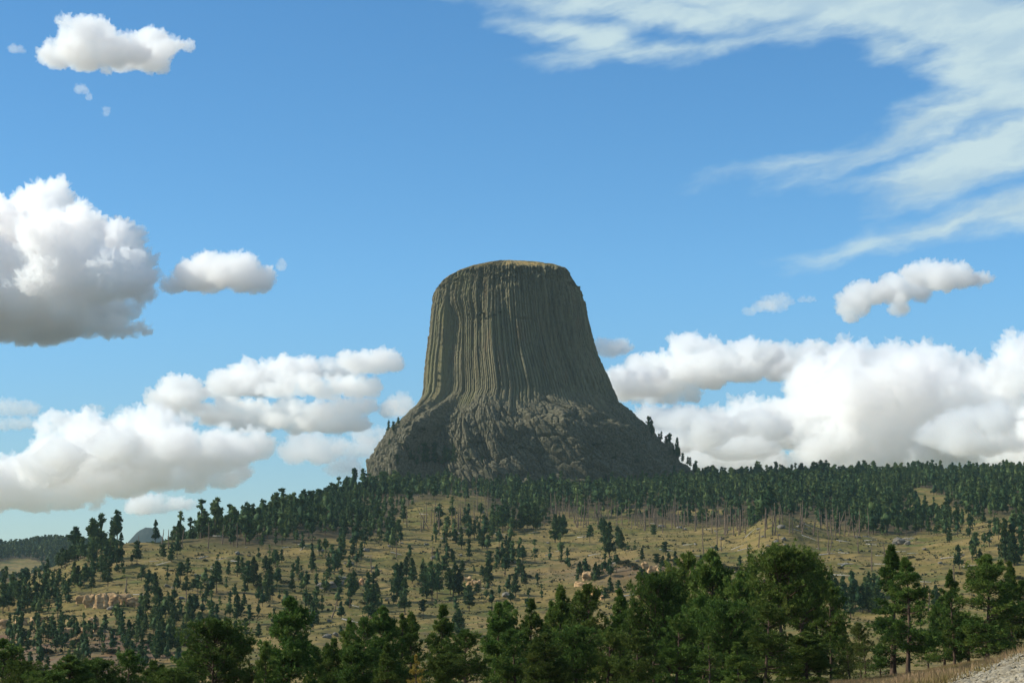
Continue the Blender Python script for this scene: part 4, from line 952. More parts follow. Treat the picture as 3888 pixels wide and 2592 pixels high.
LOGS = [(620, 2140, .3), (585, 2133, .1), (840, 2124, .3), (1260, 2125, .5), (1150, 2070, .3), (530, 2262, .4), (1145, 2086, 1.1), (1610, 1955, .7), (1545, 1990, .5), (1447, 1962, 1.2), (1505, 2103, .3), (2085, 2105, .6), (2130, 2090, .2), (2390, 2260, .2), (2800, 2080, .2), (2825, 2088, .1), (3070, 2042, .35), (3200, 2055, .4), (3055, 1990, .4), (3420, 2095, .35), (3205, 2145, 1.0), (3195, 2185, .6), (3515, 2210, .5), (2690, 2010, .4), (2660, 2112, .1), (2530, 2090, .3), (2480, 1990, .2), (3450, 2050, .3), (3300, 2040, .2), (760, 2185, .4), (820, 2160, .1), (1090, 2080, .2), (900, 2135, .5), (1700, 2045, .2), (1660, 1990, .5), (1850, 2235, .2), (1960, 2150, .1), (1330, 2360, .4), (1340, 2300, .7), (2930, 2140, .3), (3030, 2160, .1), (3340, 2110, .5), (3600, 2120, .3), (3680, 2150, .4), (1770, 2010, .2), (1900, 2030, .3)]
for _ in range(26): LOGS.append((rs.uniform(700, 3700), 0, rs.uniform(-.4, .9)))
LOGS = [(a, b_ if b_ else rs.uniform(2010, 2160), c_) for a, b_, c_ in LOGS]
g_ = ground_at([q[0] for q in LOGS], [q[1] for q in LOGS]); it = []
for (a, b_, c_), (x, y, z) in zip(LOGS, g_):
    o = bpy.data.objects.new('fallen_log', LM[rs.integers(0, 4)]); COL.objects.link(o)
    sx, sy = slope_at(x, y); rz = -c_ if rs.uniform() < .8 else c_
    from mathutils import Matrix, Vector
    nrm = Vector((-sx, -sy, 1)).normalized(); fx = Vector((cos(rz), sin(rz), 0)); fx = (fx - nrm * fx.dot(nrm)).normalized(); fy = nrm.cross(fx)
    o.matrix_world = Matrix.Translation((x, y, z)) @ Matrix((fx, fy, nrm)).transposed().to_4x4() @ Matrix.Scale(rs.uniform(0.6, 1.15), 4)
    tag(o, None, 'fallen log', 'bleached logs lying on the slope'); it.append((o, a, b_, 'bleached'))
label_all(it, 'log', '{look} fallen log, {rank} {side} {mark}')

def rock_arrays(seed, n=22, squash=0.62, rough=1.0):
    th_ = np.linspace(0, pi, n); ph = np.linspace(0, 2 * pi, n * 2, endpoint=False)
    T_, P_ = np.meshgrid(th_, ph, indexing='ij')
    d = np.stack([np.sin(T_) * np.cos(P_), np.sin(T_) * np.sin(P_), np.cos(T_)], -1).reshape(-1, 3)
    r = np.random.default_rng(seed); R_ = np.full(len(d), 9.0)
    for _ in range(13):                                        # cut by random planes: angular faces
        nn = r.normal(0, 1, 3); nn /= np.linalg.norm(nn); c = d @ nn
        R_ = np.minimum(R_, np.where(c > 0.05, r.uniform(0.7, 1.05) / np.maximum(c, 0.05), 9))
    R_ = np.minimum(R_, 1.25) * (1 + 0.10 * rough * fbm(d[:, 0] * 3, d[:, 1] * 3, d[:, 2] * 3, seed=seed, octv=3))
    v = d * R_[:, None]; v[:, 2] *= squash
    return v, grid_faces(n, n * 2, True)[:, ::-1]
RK = [mk_mesh('boulder', *(lambda q: (q[0], [q[1]]))(rock_arrays(600 + i))) for i in range(6)]
def rock_mat(name, a, b_, c_):
    m, N, b = new_mat(name)
    pos = N.n('ShaderNodeNewGeometry').outputs['Position']
    n1 = N.noise(pos, 0.9, 5, 0.65); n2 = N.noise(N.v('MULTIPLY', pos, (0.35, 0.35, 2.2)), 0.7, 4, 0.6)
    c = N.mix(N.ss(n1, 0.38, 0.62), a, b_); c = N.mix(N.m('MULTIPLY', N.ss(n2, 0.5, 0.66), 0.7), c, c_)
    N.put(b.inputs['Base Color'], c); bump(N, b, n1, 0.7, 0.3)
    return m
M_ROCK = rock_mat('grey boulder', (0.12, 0.112, 0.092), (0.215, 0.20, 0.17), (0.08, 0.075, 0.06))
M_SAND = rock_mat('tan sandstone', (0.29, 0.185, 0.088), (0.42, 0.29, 0.155), (0.17, 0.10, 0.058))
M_ORAN = rock_mat('orange sandstone', (0.40, 0.22, 0.10), (0.52, 0.33, 0.17), (0.24, 0.12, 0.07))
for me in RK: me.materials.append(M_ROCK)
ROCKS = [(2968, 2004, 30), (2975, 2052, 24), (2945, 2057, 18), (2895, 2040, 16), (2980, 2068, 12), (2915, 2074, 13), (2882, 2010, 20), (3418, 2060, 44), (3400, 2066, 24), (3445, 2064, 26), (3258, 2042, 22), (3510, 2088, 20), (3480, 2185, 26), (3490, 2200, 18), (3705, 2030, 14), (900, 2104, 24), (945, 2112, 14), (1218, 2092, 24), (690, 2272, 22), (635, 2228, 18), (655, 2232, 14), (425, 2314, 34), (465, 2330, 26), (450, 2340, 20), (1525, 2062, 15), (1415, 2160, 24), (1390, 2093, 26), (1335, 2145, 20), (1560, 2082, 18), (1620, 2068, 18), (1480, 2075, 16), (1645, 2120, 22), (1720, 1942, 24), (1660, 1948, 16), (1925, 2262, 36), (1240, 2420, 34), (1275, 2415, 22), (1250, 2360, 18), (3030, 2000, 14), (3060, 2008, 12), (2640, 2068, 14), (2740, 2050, 20), (2600, 2010, 16), (2510, 2000, 22), (2580, 2005, 22), (3570, 2140, 16), (3190, 2090, 14), (2720, 2018, 14), (1160, 2210, 14), (360, 2128, 26), (2080, 2062, 16), (1830, 1945, 20), (1780, 1960, 16), (3105, 2085, 10), (1310, 2140, 14), (1285, 2308, 12), (1470, 2275, 14)]
for _ in range(40): ROCKS.append((rs.uniform(700, 3800), rs.uniform(2010, 2200), rs.uniform(6, 15)))
g_ = ground_at([q[0] for q in ROCKS], [q[1] for q in ROCKS]); it = []
for (a, b_, w), (x, y, z) in zip(ROCKS, g_):
    o = bpy.data.objects.new('boulder', RK[rs.integers(0, 6)]); COL.objects.link(o); s = w * y / F / 2
    o.location = (x, y, z + s * 0.18); o.rotation_euler = (rs.normal(0, .2), rs.normal(0, .2), rs.uniform(0, 6.28)); o.scale = (s, s * rs.uniform(.7, 1), s * rs.uniform(.75, 1.1))
    tag(o, None, 'boulder', 'boulders strewn over the slope'); it.append((o, a, b_, 'big grey' if w > 19 else ('grey' if w > 11 else 'small grey')))
label_all(it, 'boulder', '{look} boulder, {rank} {side} {mark}')

# sandstone outcrops: buttresses standing side by side, each its own piece
def buttress(seed, w, hh, dep):
    n, k = 26, 30
    vv, uu = np.meshgrid(np.linspace(0, 1, n), np.linspace(0, 2 * pi, k, endpoint=False), indexing='ij')
    sq = 0.55
    cxx, sxx = np.sign(np.cos(uu)) * np.abs(np.cos(uu)) ** sq, np.sign(np.sin(uu)) * np.abs(np.sin(uu)) ** sq
    taper = np.where(vv < 0.86, 1 - 0.10 * vv, 1 - 0.10 * vv - ((vv - 0.86) / 0.14) ** 2.2 * 0.85)
    X_, Y_ = cxx * w / 2 * taper, sxx * dep / 2 * taper; Z_ = -0.35 * hh + vv * 1.35 * hh
    nz_ = fbm(X_ / 1.6 + seed, Y_ / 1.6, Z_ / 2.4, seed=seed, octv=4) * 0.75 + 0.45 * ridged(X_ / 2.2, Y_ / 2.2, Z_ / 7, seed=seed + 5, octv=2)
    Z_ = Z_ + vv * 0.9 * fbm(X_ / 2.0, Y_ / 2.0, seed=seed + 9, octv=2)
    X_ += cxx * nz_; Y_ += sxx * nz_
    return np.stack([X_, Y_, Z_], -1).reshape(-1, 3), grid_faces(n, k, True)
def outcrop(name, label, cat, rows, mat):
    """rows: (centre px, foot py, top py, width px)"""
    g = ground_at([r[0] for r in rows], [r[1] for r in rows])
    root = bpy.data.objects.new(name, None); COL.objects.link(root); root.location = tuple(g.mean(0)); tag(root, label, cat)
    for i, ((a, b_, c_, w), (x, y, z)) in enumerate(zip(rows, g)):
        W_, Hh = w * y / F, (b_ - c_) * y / F * 1.15
        v, f = buttress(700 + i * 7 + int(a), W_, Hh, max(W_ * 0.9, 4.0))
        v = v + (np.array([x, y + max(W_ * 0.9, 4.0) * 0.42, z]) - g.mean(0))
        link('buttress', mk_mesh('buttress', v, [f], False), mat, root)
    return root
outcrop('sandstone_cliff', 'tan sandstone cliff of five blunt buttresses on the left slope', 'cliff', [(306, 2292, 2268, 30), (338, 2308, 2262, 32), (382, 2308, 2262, 44), (424, 2302, 2262, 38), (466, 2296, 2262, 52), (505, 2304, 2274, 40)], M_SAND)
outcrop('rock_pinnacle', 'leaning sandstone pinnacle on the bare left gully below the tan cliff', 'rock', [(352, 2395, 2350, 26), (366, 2398, 2376, 20)], M_SAND)
outcrop('rock_outcrop', 'slanting cream slabs on the bare earth left of the sandstone pinnacle', 'rock', [(258, 2415, 2388, 30), (305, 2410, 2392, 20), (330, 2412, 2402, 22), (275, 2398, 2380, 16)], M_SAND)
outcrop('rock_outcrop', 'low tan bank of rock at the left edge under the pines', 'rock', [(15, 2385, 2362, 40), (70, 2372, 2352, 46), (135, 2365, 2348, 40)], M_SAND)
outcrop('rock_outcrop', 'short pale ledge of layered rock among pines, right of the left slope', 'rock', [(1225, 2236, 2218, 50), (1258, 2232, 2216, 40), (1285, 2228, 2212, 30), (1300, 2200, 2188, 26)], M_ROCK)
outcrop('rock_outcrop', 'round tan boulder-like outcrop in the middle of the slope', 'rock', [(1805, 2228, 2204, 34), (1785, 2222, 2208, 26), (1770, 2205, 2192, 36)], M_SAND)
outcrop('rock_outcrop', 'small orange rock shelf beside two dark pines on the middle slope', 'rock', [(1372, 2218, 2204, 20), (1352, 2222, 2212, 24)], M_ORAN)
outcrop('sandstone_cliff', 'cream broken cliff under a dark bush on the middle slope', 'cliff', [(2312, 2160, 2140, 24), (2296, 2156, 2146, 22), (2232, 2200, 2176, 36), (2210, 2222, 2212, 56), (2275, 2180, 2166, 30)], M_SAND)
outcrop('rock_outcrop', 'split orange rock standing just above the near pines', 'rock', [(2222, 2250, 2230, 16), (2258, 2262, 2236, 20), (2290, 2275, 2262, 18), (2244, 2240, 2230, 24)], M_ORAN)
outcrop('sandstone_cliff', 'pale sandstone wall behind the tops of the near pines', 'cliff', [(2450, 2160, 2138, 26), (2478, 2172, 2152, 36), (2515, 2185, 2158, 34), (2530, 2196, 2172, 26)], M_SAND)

# bushes: low, grey-green or dark, each its own thing
def bush_mesh(seed):
    r = np.random.default_rng(seed); n = 70
    d = r.normal(0, 1, (n, 3)); d /= np.linalg.norm(d, axis=1)[:, None]; d[:, 2] = np.abs(d[:, 2]); rad = r.uniform(0.35, 1.0, (n, 1)) ** 0.6
    b_ = d * rad * np.array([1, 1, 0.75]); b_ *= (1 + 0.3 * fbm(d[:, 0] * 2, d[:, 1] * 2, d[:, 2] * 2, seed=seed, octv=2))[:, None]
    v, q, t = needles(r, b_, d, 0.42, 0.20, 7, np.clip(r.normal(0.5, .2, n), 0, 1))
    return mk_mesh('bush', v, [q], False, dict(tint=t))
BM = [bush_mesh(i) for i in range(800, 804)]
M_BUSH = leaf_mat('dark scrub leaves', (0.030, 0.040, 0.020), (0.052, 0.062, 0.030), (0.085, 0.088, 0.045))
for me in BM: me.materials.append(M_BUSH)
BUSH = [(2370, 2140, 60), (2400, 2150, 44), (2340, 2135, 40), (2420, 2162, 40), (2770, 2160, 60), (2740, 2150, 40), (2800, 2165, 46), (1375, 2290, 34), (1700, 2090, 36), (1650, 2100, 30), (2180, 2125, 34), (2140, 2132, 30), (380, 2126, 24), (1020, 2190, 40), (1050, 2200, 40), (1080, 2215, 44), (980, 2225, 36), (190, 2350, 50), (240, 2345, 46), (150, 2400, 50), (200, 2420, 56), (120, 2445, 60), (90, 2410, 44), (300, 2440, 50), (380, 2420, 44), (430, 2395, 40), (480, 2420, 50), (520, 2400, 44), (350, 2470, 60), (420, 2480, 56), (500, 2470, 50), (560, 2440, 50), (620, 2460, 54), (280, 2490, 60), (660, 2420, 44), (700, 2450, 44), (180, 2480, 60), (60, 2480, 60), (1890, 2115, 34), (1920, 2125, 30), (1860, 2130, 28), (2005, 2190, 34), (1950, 2185, 30), (2470, 2190, 46), (2590, 2150, 36), (2560, 2130, 30), (3460, 2120, 34), (3490, 2125, 26), (3300, 2150, 30), (3270, 2160, 24), (3640, 2180, 34), (3800, 2220, 40), (3870, 2200, 44), (3750, 2170, 34)]
for _ in range(70): BUSH.append((rs.uniform(250, 3850), rs.uniform(2090, 2420), rs.uniform(9, 24)))
g_ = ground_at([q[0] for q in BUSH], [q[1] for q in BUSH]); it = []
for (a, b_, w), (x, y, z) in zip(BUSH, g_):
    o = bpy.data.objects.new('bush', BM[rs.integers(0, 4)]); COL.objects.link(o); s = w * y / F / 2 * 0.85
    o.location = (x, y, z - 0.05); o.rotation_euler = (0, 0, rs.uniform(0, 6.28)); o.scale = (s, s, s * rs.uniform(.5, .8))
    tag(o, None, 'bush', 'low bushes on the slope'); it.append((o, a, b_, 'wide dark' if w > 40 else ('dark' if w > 24 else 'small')))
label_all(it, 'bush', '{look} low bush, {rank} {side} {mark}')

# small plants of the ledge halfway up the tower
for i, (a, b_) in enumerate([(1815, 1196), (1835, 1190), (1858, 1200), (1878, 1196), (1898, 1188), (1848, 1212)]):
    d = (tpx - a) ** 2 + (tpy - b_) ** 2 + np.where(TV[:, 1] > TY, 1e5, 0); p = TV[int(np.argmin(d))]
    o = bpy.data.objects.new('bush', BM[i % 4]); COL.objects.link(o); o.location = (p[0], p[1] - 0.6, p[2]); o.scale = (2.4, 1.6, 1.5); o.rotation_euler = (0, 0, i * 1.3)
    tag(o, 'green shrub on the ledge halfway up the rock tower, %s from the left' % NUM[i], 'bush', 'shrubs on the tower ledge')

AB = [(1530, 1690), (1500, 1728), (1548, 1640), (1575, 1668), (1620, 1700), (1655, 1690), (1700, 1705), (1745, 1720), (1780, 1745), (1815, 1680), (1860, 1735), (1600, 1630), (1640, 1745), (1980, 1700), (2080, 1660), (2140, 1720), (2260, 1690), (2330, 1740), (1720, 1640)]
AB.sort()
for i, (a, b_) in enumerate(AB):
    d = (tpx - a) ** 2 + (tpy - b_) ** 2 + np.where(TV[:, 1] > TY, 1e5, 0); p = TV[int(np.argmin(d))]; q = 1.6 + 1.7 * ((i * 37) % 10) / 10
    o = bpy.data.objects.new('bush', BM[i % 4]); COL.objects.link(o); o.location = tuple(p); o.scale = (q, q, q * 0.9); o.rotation_euler = (0, 0, i * 1.7)
    tag(o, 'dark shrub among the boulders at the foot of the rock tower, %s from the left' % NUM[i], 'bush', 'shrubs on the tower apron')

# uncountable: grass and low plants over the slope, tall grass of the near bank, limestone rubble
def scatter_blades(name, x, y, Hs, wd, n, seed, label, mat, tint):
    r = np.random.default_rng(seed); z = hgt(x, y); c = len(x)
    B = np.repeat(np.stack([x, y, z - 0.03], 1), n, 0); h_ = np.repeat(Hs, n) * r.uniform(.6, 1.2, c * n)
    d = r.normal(0, .35, (c * n, 3)); d[:, 2] = 1; d /= np.linalg.norm(d, axis=1)[:, None]
    B[:, :2] += r.normal(0, .22, (c * n, 2)) * np.repeat(Hs, n)[:, None]
    sd = np.cross(d, r.normal(0, 1, (c * n, 3))); sd /= np.linalg.norm(sd, axis=1)[:, None]
    v = np.stack([B - sd * wd * h_[:, None], B + sd * wd * h_[:, None], B + d * h_[:, None]], 1).reshape(-1, 3)
    me = mk_mesh(name, v, [np.arange(c * n * 3).reshape(-1, 3)], False, dict(tint=np.repeat(np.repeat(tint, n), 3)))
    return tag(link(name, me, mat), label, kind='stuff')
M_TUFT = leaf_mat('slope tufts', (0.055, 0.060, 0.025), (0.135, 0.115, 0.045), (0.26, 0.20, 0.09))
r_ = np.random.default_rng(900)
dd = np.sqrt(r_.uniform(560 ** 2, 1480 ** 2, 42000)); uu = r_.uniform(-0.30, 0.30, 42000); x_, y_ = uu * dd, dd
kp = (forest_mask(x_, y_) < 0.3) & (r_.uniform(0, 1, len(x_)) < np.clip(0.5 + 0.9 * fbm(x_ / 14, y_ / 11, seed=910, octv=3), 0.05, 1))
x_, y_ = x_[kp], y_[kp]
scatter_blades('hillside_grass', x_, y_, r_.uniform(0.35, 1.0, len(x_)), 0.28, 6, 901, 'dry bunch grass and low scrub all over the slope', M_TUFT, np.clip(r_.normal(.45, .28, len(x_)), 0, 1))
dd = np.sqrt(r_.uniform(560 ** 2, 1500 ** 2, 30000)); uu = r_.uniform(-0.30, 0.30, 30000); x_, y_ = uu * dd, dd
kp = (forest_mask(x_, y_) < 0.5) & (r_.uniform(0, 1, len(x_)) < np.clip(-0.25 + 1.1 * fbm(x_ / 22, y_ / 9, seed=940, octv=3), 0.01, 1))
x_, y_ = x_[kp], y_[kp]
scatter_blades('hillside_scrub', x_, y_, r_.uniform(0.6, 1.5, len(x_)), 0.30, 8, 903, 'patches of low dark scrub in bands across the slope', M_BUSH, np.clip(r_.normal(.35, .25, len(x_)), 0, 1))
M_DRY = leaf_mat('pinkish dry grass', (0.20, 0.18, 0.055), (0.29, 0.225, 0.105), (0.37, 0.265, 0.145))
dd = np.sqrt(r_.uniform(72 ** 2, 235 ** 2, 60000)); uu = r_.uniform(0.11, 0.32, 60000); x_, y_ = uu * dd, dd
kp = (rubble_mask(x_, y_) < 0.25) | ((r_.uniform(0, 1, len(x_)) < 0.35) & (fbm(x_ / 1.6, y_ / 1.6, seed=931, octv=2) > 0.2)); x_, y_ = x_[kp], y_[kp]
scatter_blades('dry_grass', x_, y_, r_.uniform(0.25, 0.55, len(x_)), 0.06, 7, 902, 'pinkish tan dry grass on the near bank under the pines', M_DRY, np.clip(0.5 + 0.35 * fbm(x_ / 9, y_ / 9, seed=920, octv=3) + r_.normal(0, .12, len(x_)), 0, 1))
dd = r_.uniform(42, 104, 24000); uu = r_.uniform(0.225, 0.31, 24000); x_, y_ = uu * dd, dd
kp = (r_.uniform(0, 1, len(x_)) < rubble_mask(x_, y_)); x_, y_ = x_[kp], y_[kp]; z_ = hgt(x_, y_)
cv, cf = rock_arrays(950, 7, 0.45)
Vs, Fs = [], []
for i, (a, b_, c_) in enumerate(zip(x_, y_, z_)):
    s = r_.gamma(1.5, 0.026) + 0.015; q = r_.uniform(0, 6.28); R_ = np.array([[cos(q), -sin(q), 0], [sin(q), cos(q), 0], [r_.normal(0, .3), r_.normal(0, .3), 1]])
    Vs.append((cv * np.array([s, s * r_.uniform(.6, 1), s * r_.uniform(.6, 1.1)])) @ R_.T + (a, b_, c_)); Fs.append(cf + i * len(cv))
M_LIME = rock_mat('broken limestone', (0.20, 0.18, 0.13), (0.30, 0.275, 0.21), (0.13, 0.11, 0.07))
tag(link('rubble', mk_mesh('rubble', np.concatenate(Vs), [np.concatenate(Fs)], False), M_LIME), 'pale broken limestone rubble on the near bank at the lower right corner', kind='stuff')

CLOUD_DENS, CLOUD_G = 0.020, 0.5
# ================================================================== cumulus clouds, ten kilometres off
CY_ = 10200.0
CLOUDS = [  # label, (centre x, centre y, half width, half height) of the swellings in a 2352 px wide view, seed
 ('small white cumulus with two humps alone in the upper left sky', [(190, 92, 62, 48), (235, 125, 110, 46), (130, 130, 46, 36), (215, 70, 44, 28), (350, 105, 50, 40), (345, 140, 60, 34), (290, 135, 60, 30), (392, 108, 26, 18), (430, 108, 22, 9)], 1),
 ('tiny faint scrap of cloud just under the two-humped cumulus', [(188, 208, 16, 10), (205, 224, 8, 6)], 2),
 ('tiny wisp of cloud lowest under the two-humped cumulus', [(245, 258, 5, 11)], 3),
 ('tiny wisp of cloud left of the two-humped cumulus', [(38, 116, 18, 10)], 4),
 ('biggest towering cumulus with a grey base cut off by the left edge', [(100, 500, 78, 72), (35, 560, 120, 100), (150, 560, 90, 80), (262, 555, 62, 46), (300, 610, 52, 52), (200, 640, 150, 70), (60, 680, 180, 90), (200, 710, 140, 46), (40, 750, 140, 52), (210, 755, 130, 22), (310, 640, 40, 40), (-120, 620, 140, 160)], 5),
 ('ragged white cloud trailing right of the towering cumulus', [(480, 630, 70, 42), (540, 628, 62, 40), (575, 650, 50, 26), (450, 640, 50, 34), (600, 640, 28, 20), (400, 655, 30, 22)], 6),
 ('tiny upright wisp right of the ragged cloud', [(646, 610, 8, 13)], 7),
 ('long tiered cloud bank low on the left, nearest the rock tower', [(600, 872, 110, 42), (680, 850, 60, 34), (540, 890, 70, 36), (850, 832, 88, 28), (780, 850, 60, 24), (730, 892, 140, 28), (410, 900, 62, 36), (400, 925, 70, 24), (560, 950, 210, 32), (800, 940, 130, 22), (700, 975, 170, 26)], 8),
 ('small puff of cloud low on the left beside the tower flank', [(925, 932, 36, 26), (905, 945, 30, 16)], 9),
 ('wide low cloud bank with a blue-grey base along the left horizon', [(170, 978, 92, 24), (330, 990, 120, 46), (250, 1040, 170, 56), (120, 1065, 70, 56), (440, 1040, 150, 54), (550, 1030, 80, 44), (30, 1110, 120, 70), (190, 1105, 210, 52), (400, 1090, 180, 44), (-80, 1120, 120, 80), (60, 1155, 130, 26)], 10),
 ('pale tuft hanging below the wide cloud bank over the left slope', [(345, 1160, 56, 24), (318, 1165, 26, 22), (410, 1160, 40, 14)], 11),
 ('faint cloud between the low left bank and the rock tower', [(720, 1035, 80, 34), (820, 1030, 70, 26), (800, 1080, 46, 26), (680, 1030, 50, 40), (850, 1000, 40, 20)], 12),
 ('small flat cloud at the left edge above the low bank', [(35, 942, 60, 20), (20, 975, 56, 14)], 13),
 ('tiny flat cloud strip above the low left bank', [(212, 938, 26, 8)], 14),
 ('small puff of cloud touching the right side of the rock tower', [(1408, 800, 42, 22), (1375, 798, 30, 16)], 15),
 ('long cloud bank right of the tower with a blue gap below', [(1600, 812, 70, 46), (1510, 850, 80, 40), (1700, 815, 90, 36), (1560, 870, 120, 36), (1460, 880, 80, 40), (1650, 850, 110, 36), (1830, 835, 90, 42), (1760, 850, 90, 30), (1500, 910, 110, 20), (1880, 820, 50, 30)], 16),
 ('biggest cloud bank with a soft grey middle over the right ridge', [(1960, 850, 120, 60), (2060, 840, 90, 48), (2160, 850, 110, 46), (1900, 905, 120, 60), (2040, 920, 170, 76), (2200, 920, 130, 70), (2290, 910, 90, 50), (1850, 980, 140, 56), (2020, 1010, 190, 60), (2220, 1000, 150, 50), (1600, 985, 130, 46), (1500, 965, 50, 32), (1720, 1000, 180, 56), (1580, 1040, 160, 46), (1850, 1060, 280, 40), (2120, 1055, 200, 40), (1700, 925, 26, 16)], 17),
 ('bright cloud bank at the right edge above the ridge', [(2340, 835, 56, 50), (2330, 870, 50, 36), (2420, 860, 80, 80), (2300, 985, 110, 60), (2230, 1020, 80, 40), (2360, 1030, 120, 70), (2460, 980, 100, 90)], 18),
 ('slanting white cumulus alone in the middle of the right sky', [(2135, 632, 64, 36), (2180, 640, 60, 32), (2080, 665, 70, 34), (2000, 680, 60, 30), (1960, 705, 42, 28), (2065, 705, 26, 24), (2240, 642, 40, 16), (1955, 725, 20, 18)], 19),
 ('small oval cloud left of the slanting cumulus', [(1782, 697, 38, 18), (1755, 705, 28, 14), (1722, 718, 14, 7)], 20),
 ('tiny cloud strip between the oval cloud and the slanting cumulus', [(1855, 688, 20, 6)], 21),
 ('bright lumpy cloud low behind the right foot of the rock tower', [(1560, 965, 58, 26), (1640, 990, 70, 36), (1740, 985, 70, 36), (1690, 1030, 110, 30), (1530, 1020, 60, 30)], 22),
 ('bright lumpy cloud low over the right ridge in front of a grey bank', [(2150, 1005, 56, 28), (2210, 978, 60, 34), (2290, 965, 56, 38), (2250, 1020, 90, 34)], 23),
 ('bright heads of cloud in front of the low left bank', [(150, 1050, 48, 36), (108, 1080, 48, 32), (268, 1028, 54, 40), (228, 1058, 56, 32)], 24)]
def vapour(name, dens):
    m = bpy.data.materials.new(name); m.use_nodes = True; t = m.node_tree; t.nodes.clear(); N = NT(t)
    pv = N.n('ShaderNodeVolumeScatter'); pv.inputs['Color'].default_value = (0.868, 0.945, 1.0, 1); pv.inputs['Density'].default_value = dens; pv.inputs['Anisotropy'].default_value = CLOUD_G  # blue in the scatter colour stands in for bluish shade and distant air
    t.links.new(pv.outputs[0], N.n('ShaderNodeOutputMaterial').inputs['Volume'])
    return m
M_CLOUD, M_WISP = vapour('cloud vapour', CLOUD_DENS), vapour('thin cloud vapour', CLOUD_DENS * 0.45)
_ico = bpy.data.meshes.new('ico')
import bmesh
_b = bmesh.new(); bmesh.ops.create_icosphere(_b, subdivisions=2, radius=1.0); _b.to_mesh(_ico); _b.free()
IV = np.array([v.co[:] for v in _ico.vertices]); IF = np.array([p.vertices[:] for p in _ico.polygons])
bpy.data.meshes.remove(_ico)

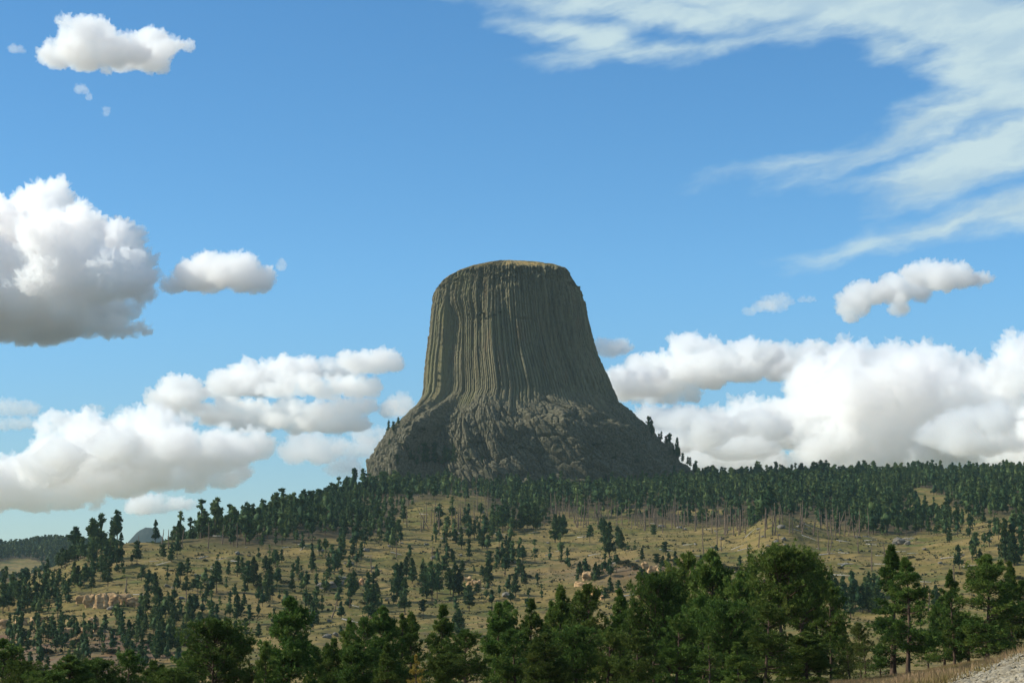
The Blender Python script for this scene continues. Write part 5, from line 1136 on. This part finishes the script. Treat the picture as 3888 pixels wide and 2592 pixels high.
OFFSET = {22: -1500, 23: -1550, 24: -1500, 5: 2600, 6: 2300, 8: 700, 10: -500, 11: 600, 12: 1300, 16: 900, 17: -300, 18: -700, 19: 1500}
def build_cloud(label, blobs, seed):
    r = np.random.default_rng(1000 + seed); dist = CY_ + OFFSET.get(seed, 0) + r.uniform(-150, 150)
    m = dist / F * K                                            # metres per view pixel
    Vs, Fs, n, rs_ = [], [], 0, []
    for cx_, cy_, rx, ry in blobs:
        rx, ry = rx * m * 1.06 + 6, ry * m * 1.14 + 6
        yo = r.uniform(-1, 1) * min(2.4 * ry, 330.0); c = P(cx_ * K, cy_ * K, dist + yo)
        k = int(np.clip(15 * rx / ry, 10, 60)) if ry * K > 14 else 5
        for i in range(k):
            q = (0.24 + 0.42 * r.uniform() ** 1.5) * ry
            a = r.uniform(0, 2 * pi); s = r.uniform(0.0, 1.0) ** 0.5
            x = cos(a) * s * max(rx - q, 0); zz = sin(a) * s * max(ry - q, 0)
            if zz < 0: zz *= 0.8
            y = r.uniform(-1, 1) * min(rx, 1.3 * ry) * 0.6
            Vs.append(IV * np.array([q * r.uniform(1, 1.35), q * 1.1, q * (0.85 if zz < 0 else 1.0)]) + c + np.array([x, y, zz])); Fs.append(IF + n); n += len(IV); rs_.append(q)
            for _ in range(4 if q > 12 else 0):                                     # smaller heads on the sunny side of each swelling
                e = r.normal(0, 1, 3) + np.array([-0.5, -0.5, 0.9]); e /= np.linalg.norm(e); f_ = q * r.uniform(0.28, 0.5)
                Vs.append(IV * f_ + c + np.array([x, y, zz]) + e * q * r.uniform(0.8, 1.12)); Fs.append(IF + n); n += len(IV)
    V = np.concatenate(Vs); org = V.mean(0)
    size = float(np.ptp(V[:, 0]))
    me = mk_mesh('cloud', V - org, [np.concatenate(Fs)])
    o = bpy.data.objects.new('cloud', me); COL.objects.link(o)
    md = o.modifiers.new('remesh', 'REMESH'); md.mode = 'VOXEL'; vox = md.voxel_size = float(np.clip(size / 200, 2.4, 5.6))
    dg = bpy.context.evaluated_depsgraph_get(); ev = o.evaluated_get(dg)
    nm = bpy.data.meshes.new_from_object(ev); o.modifiers.clear(); o.data = nm; bpy.data.meshes.remove(me); nm.name = 'cloud'
    v = np.zeros(len(nm.vertices) * 3); nm.vertices.foreach_get('co', v); v = v.reshape(-1, 3)
    no = np.zeros(len(nm.vertices) * 3); nm.vertex_normals.foreach_get('vector', no); no = no.reshape(-1, 3)
    rm = float(np.mean(rs_)); w = v + org
    sc_ = np.clip(rm, 14, 75)
    d = 0.10 * sc_ + 0.36 * sc_ * fbm(w[:, 0] / (sc_ * 1.5), w[:, 1] / (sc_ * 1.5), w[:, 2] / (sc_ * 1.2), seed=seed, octv=2)
    d += 0.46 * sc_ * (0.6 - np.abs(vn(w[:, 0] / (sc_ * .6), w[:, 1] / (sc_ * .6), w[:, 2] / (sc_ * .6), seed + 40)) * 2)
    d += 0.42 * sc_ * (0.6 - np.abs(vn(w[:, 0] / (sc_ * .28), w[:, 1] / (sc_ * .28), w[:, 2] / (sc_ * .28), seed + 41)) * 2)
    d += 0.40 * sc_ * fbm(w[:, 0] / (sc_ * .14), w[:, 1] / (sc_ * .14), w[:, 2] / (sc_ * .14), seed + 42, 3)
    under = np.clip(-no[:, 2], 0, 1)                                               # bases are smoother
    v = v + no * (d * (1 - 0.55 * under))[:, None]
    nm.vertices.foreach_set('co', v.astype(np.float32).ravel()); nm.update()
    md = o.modifiers.new('remesh', 'REMESH'); md.mode = 'VOXEL'; md.voxel_size = vox * 0.9      # no folds left in the skin
    ev = o.evaluated_get(bpy.context.evaluated_depsgraph_get()); n2 = bpy.data.meshes.new_from_object(ev); o.modifiers.clear(); o.data = n2; bpy.data.meshes.remove(nm); nm = n2; nm.name = 'cloud'
    o.location = org; nm.materials.clear(); nm.materials.append(M_WISP if seed in (2, 3, 4, 7, 9, 12, 13, 14, 20, 21) else M_CLOUD)
    tag(o, label, 'cloud', 'cumulus clouds in the sky')
    return len(nm.polygons)
_np = [build_cloud(*c) for c in CLOUDS]
print('cloud faces', _np, sum(_np))
# ---- air
def build_haze():
    x0, x1, y0, y1, z0, z1 = -9000, 9000, -400, 12200, -80, 420
    v = np.array([(x, y, z) for z in (z0, z1) for y in (y0, y1) for x in (x0, x1)], float)
    f = np.array([(0, 2, 3, 1), (4, 5, 7, 6), (0, 1, 5, 4), (2, 6, 7, 3), (0, 4, 6, 2), (1, 3, 7, 5)])
    me = mk_mesh('haze', v, [f])
    m = bpy.data.materials.new('thin air'); m.use_nodes = True; t = m.node_tree; t.nodes.clear(); N = NT(t)
    pv = N.n('ShaderNodeVolumePrincipled'); pv.inputs['Color'].default_value = (0.62, 0.88, 0.92, 1); pv.inputs['Density'].default_value = HAZE; pv.inputs['Anisotropy'].default_value = 0.2
    o = N.n('ShaderNodeOutputMaterial'); t.links.new(pv.outputs[0], o.inputs['Volume'])
    tag(link('haze', me, m), 'thin blue air between the viewer and the far hills', kind='stuff')
HAZE = 0.000028
build_haze()
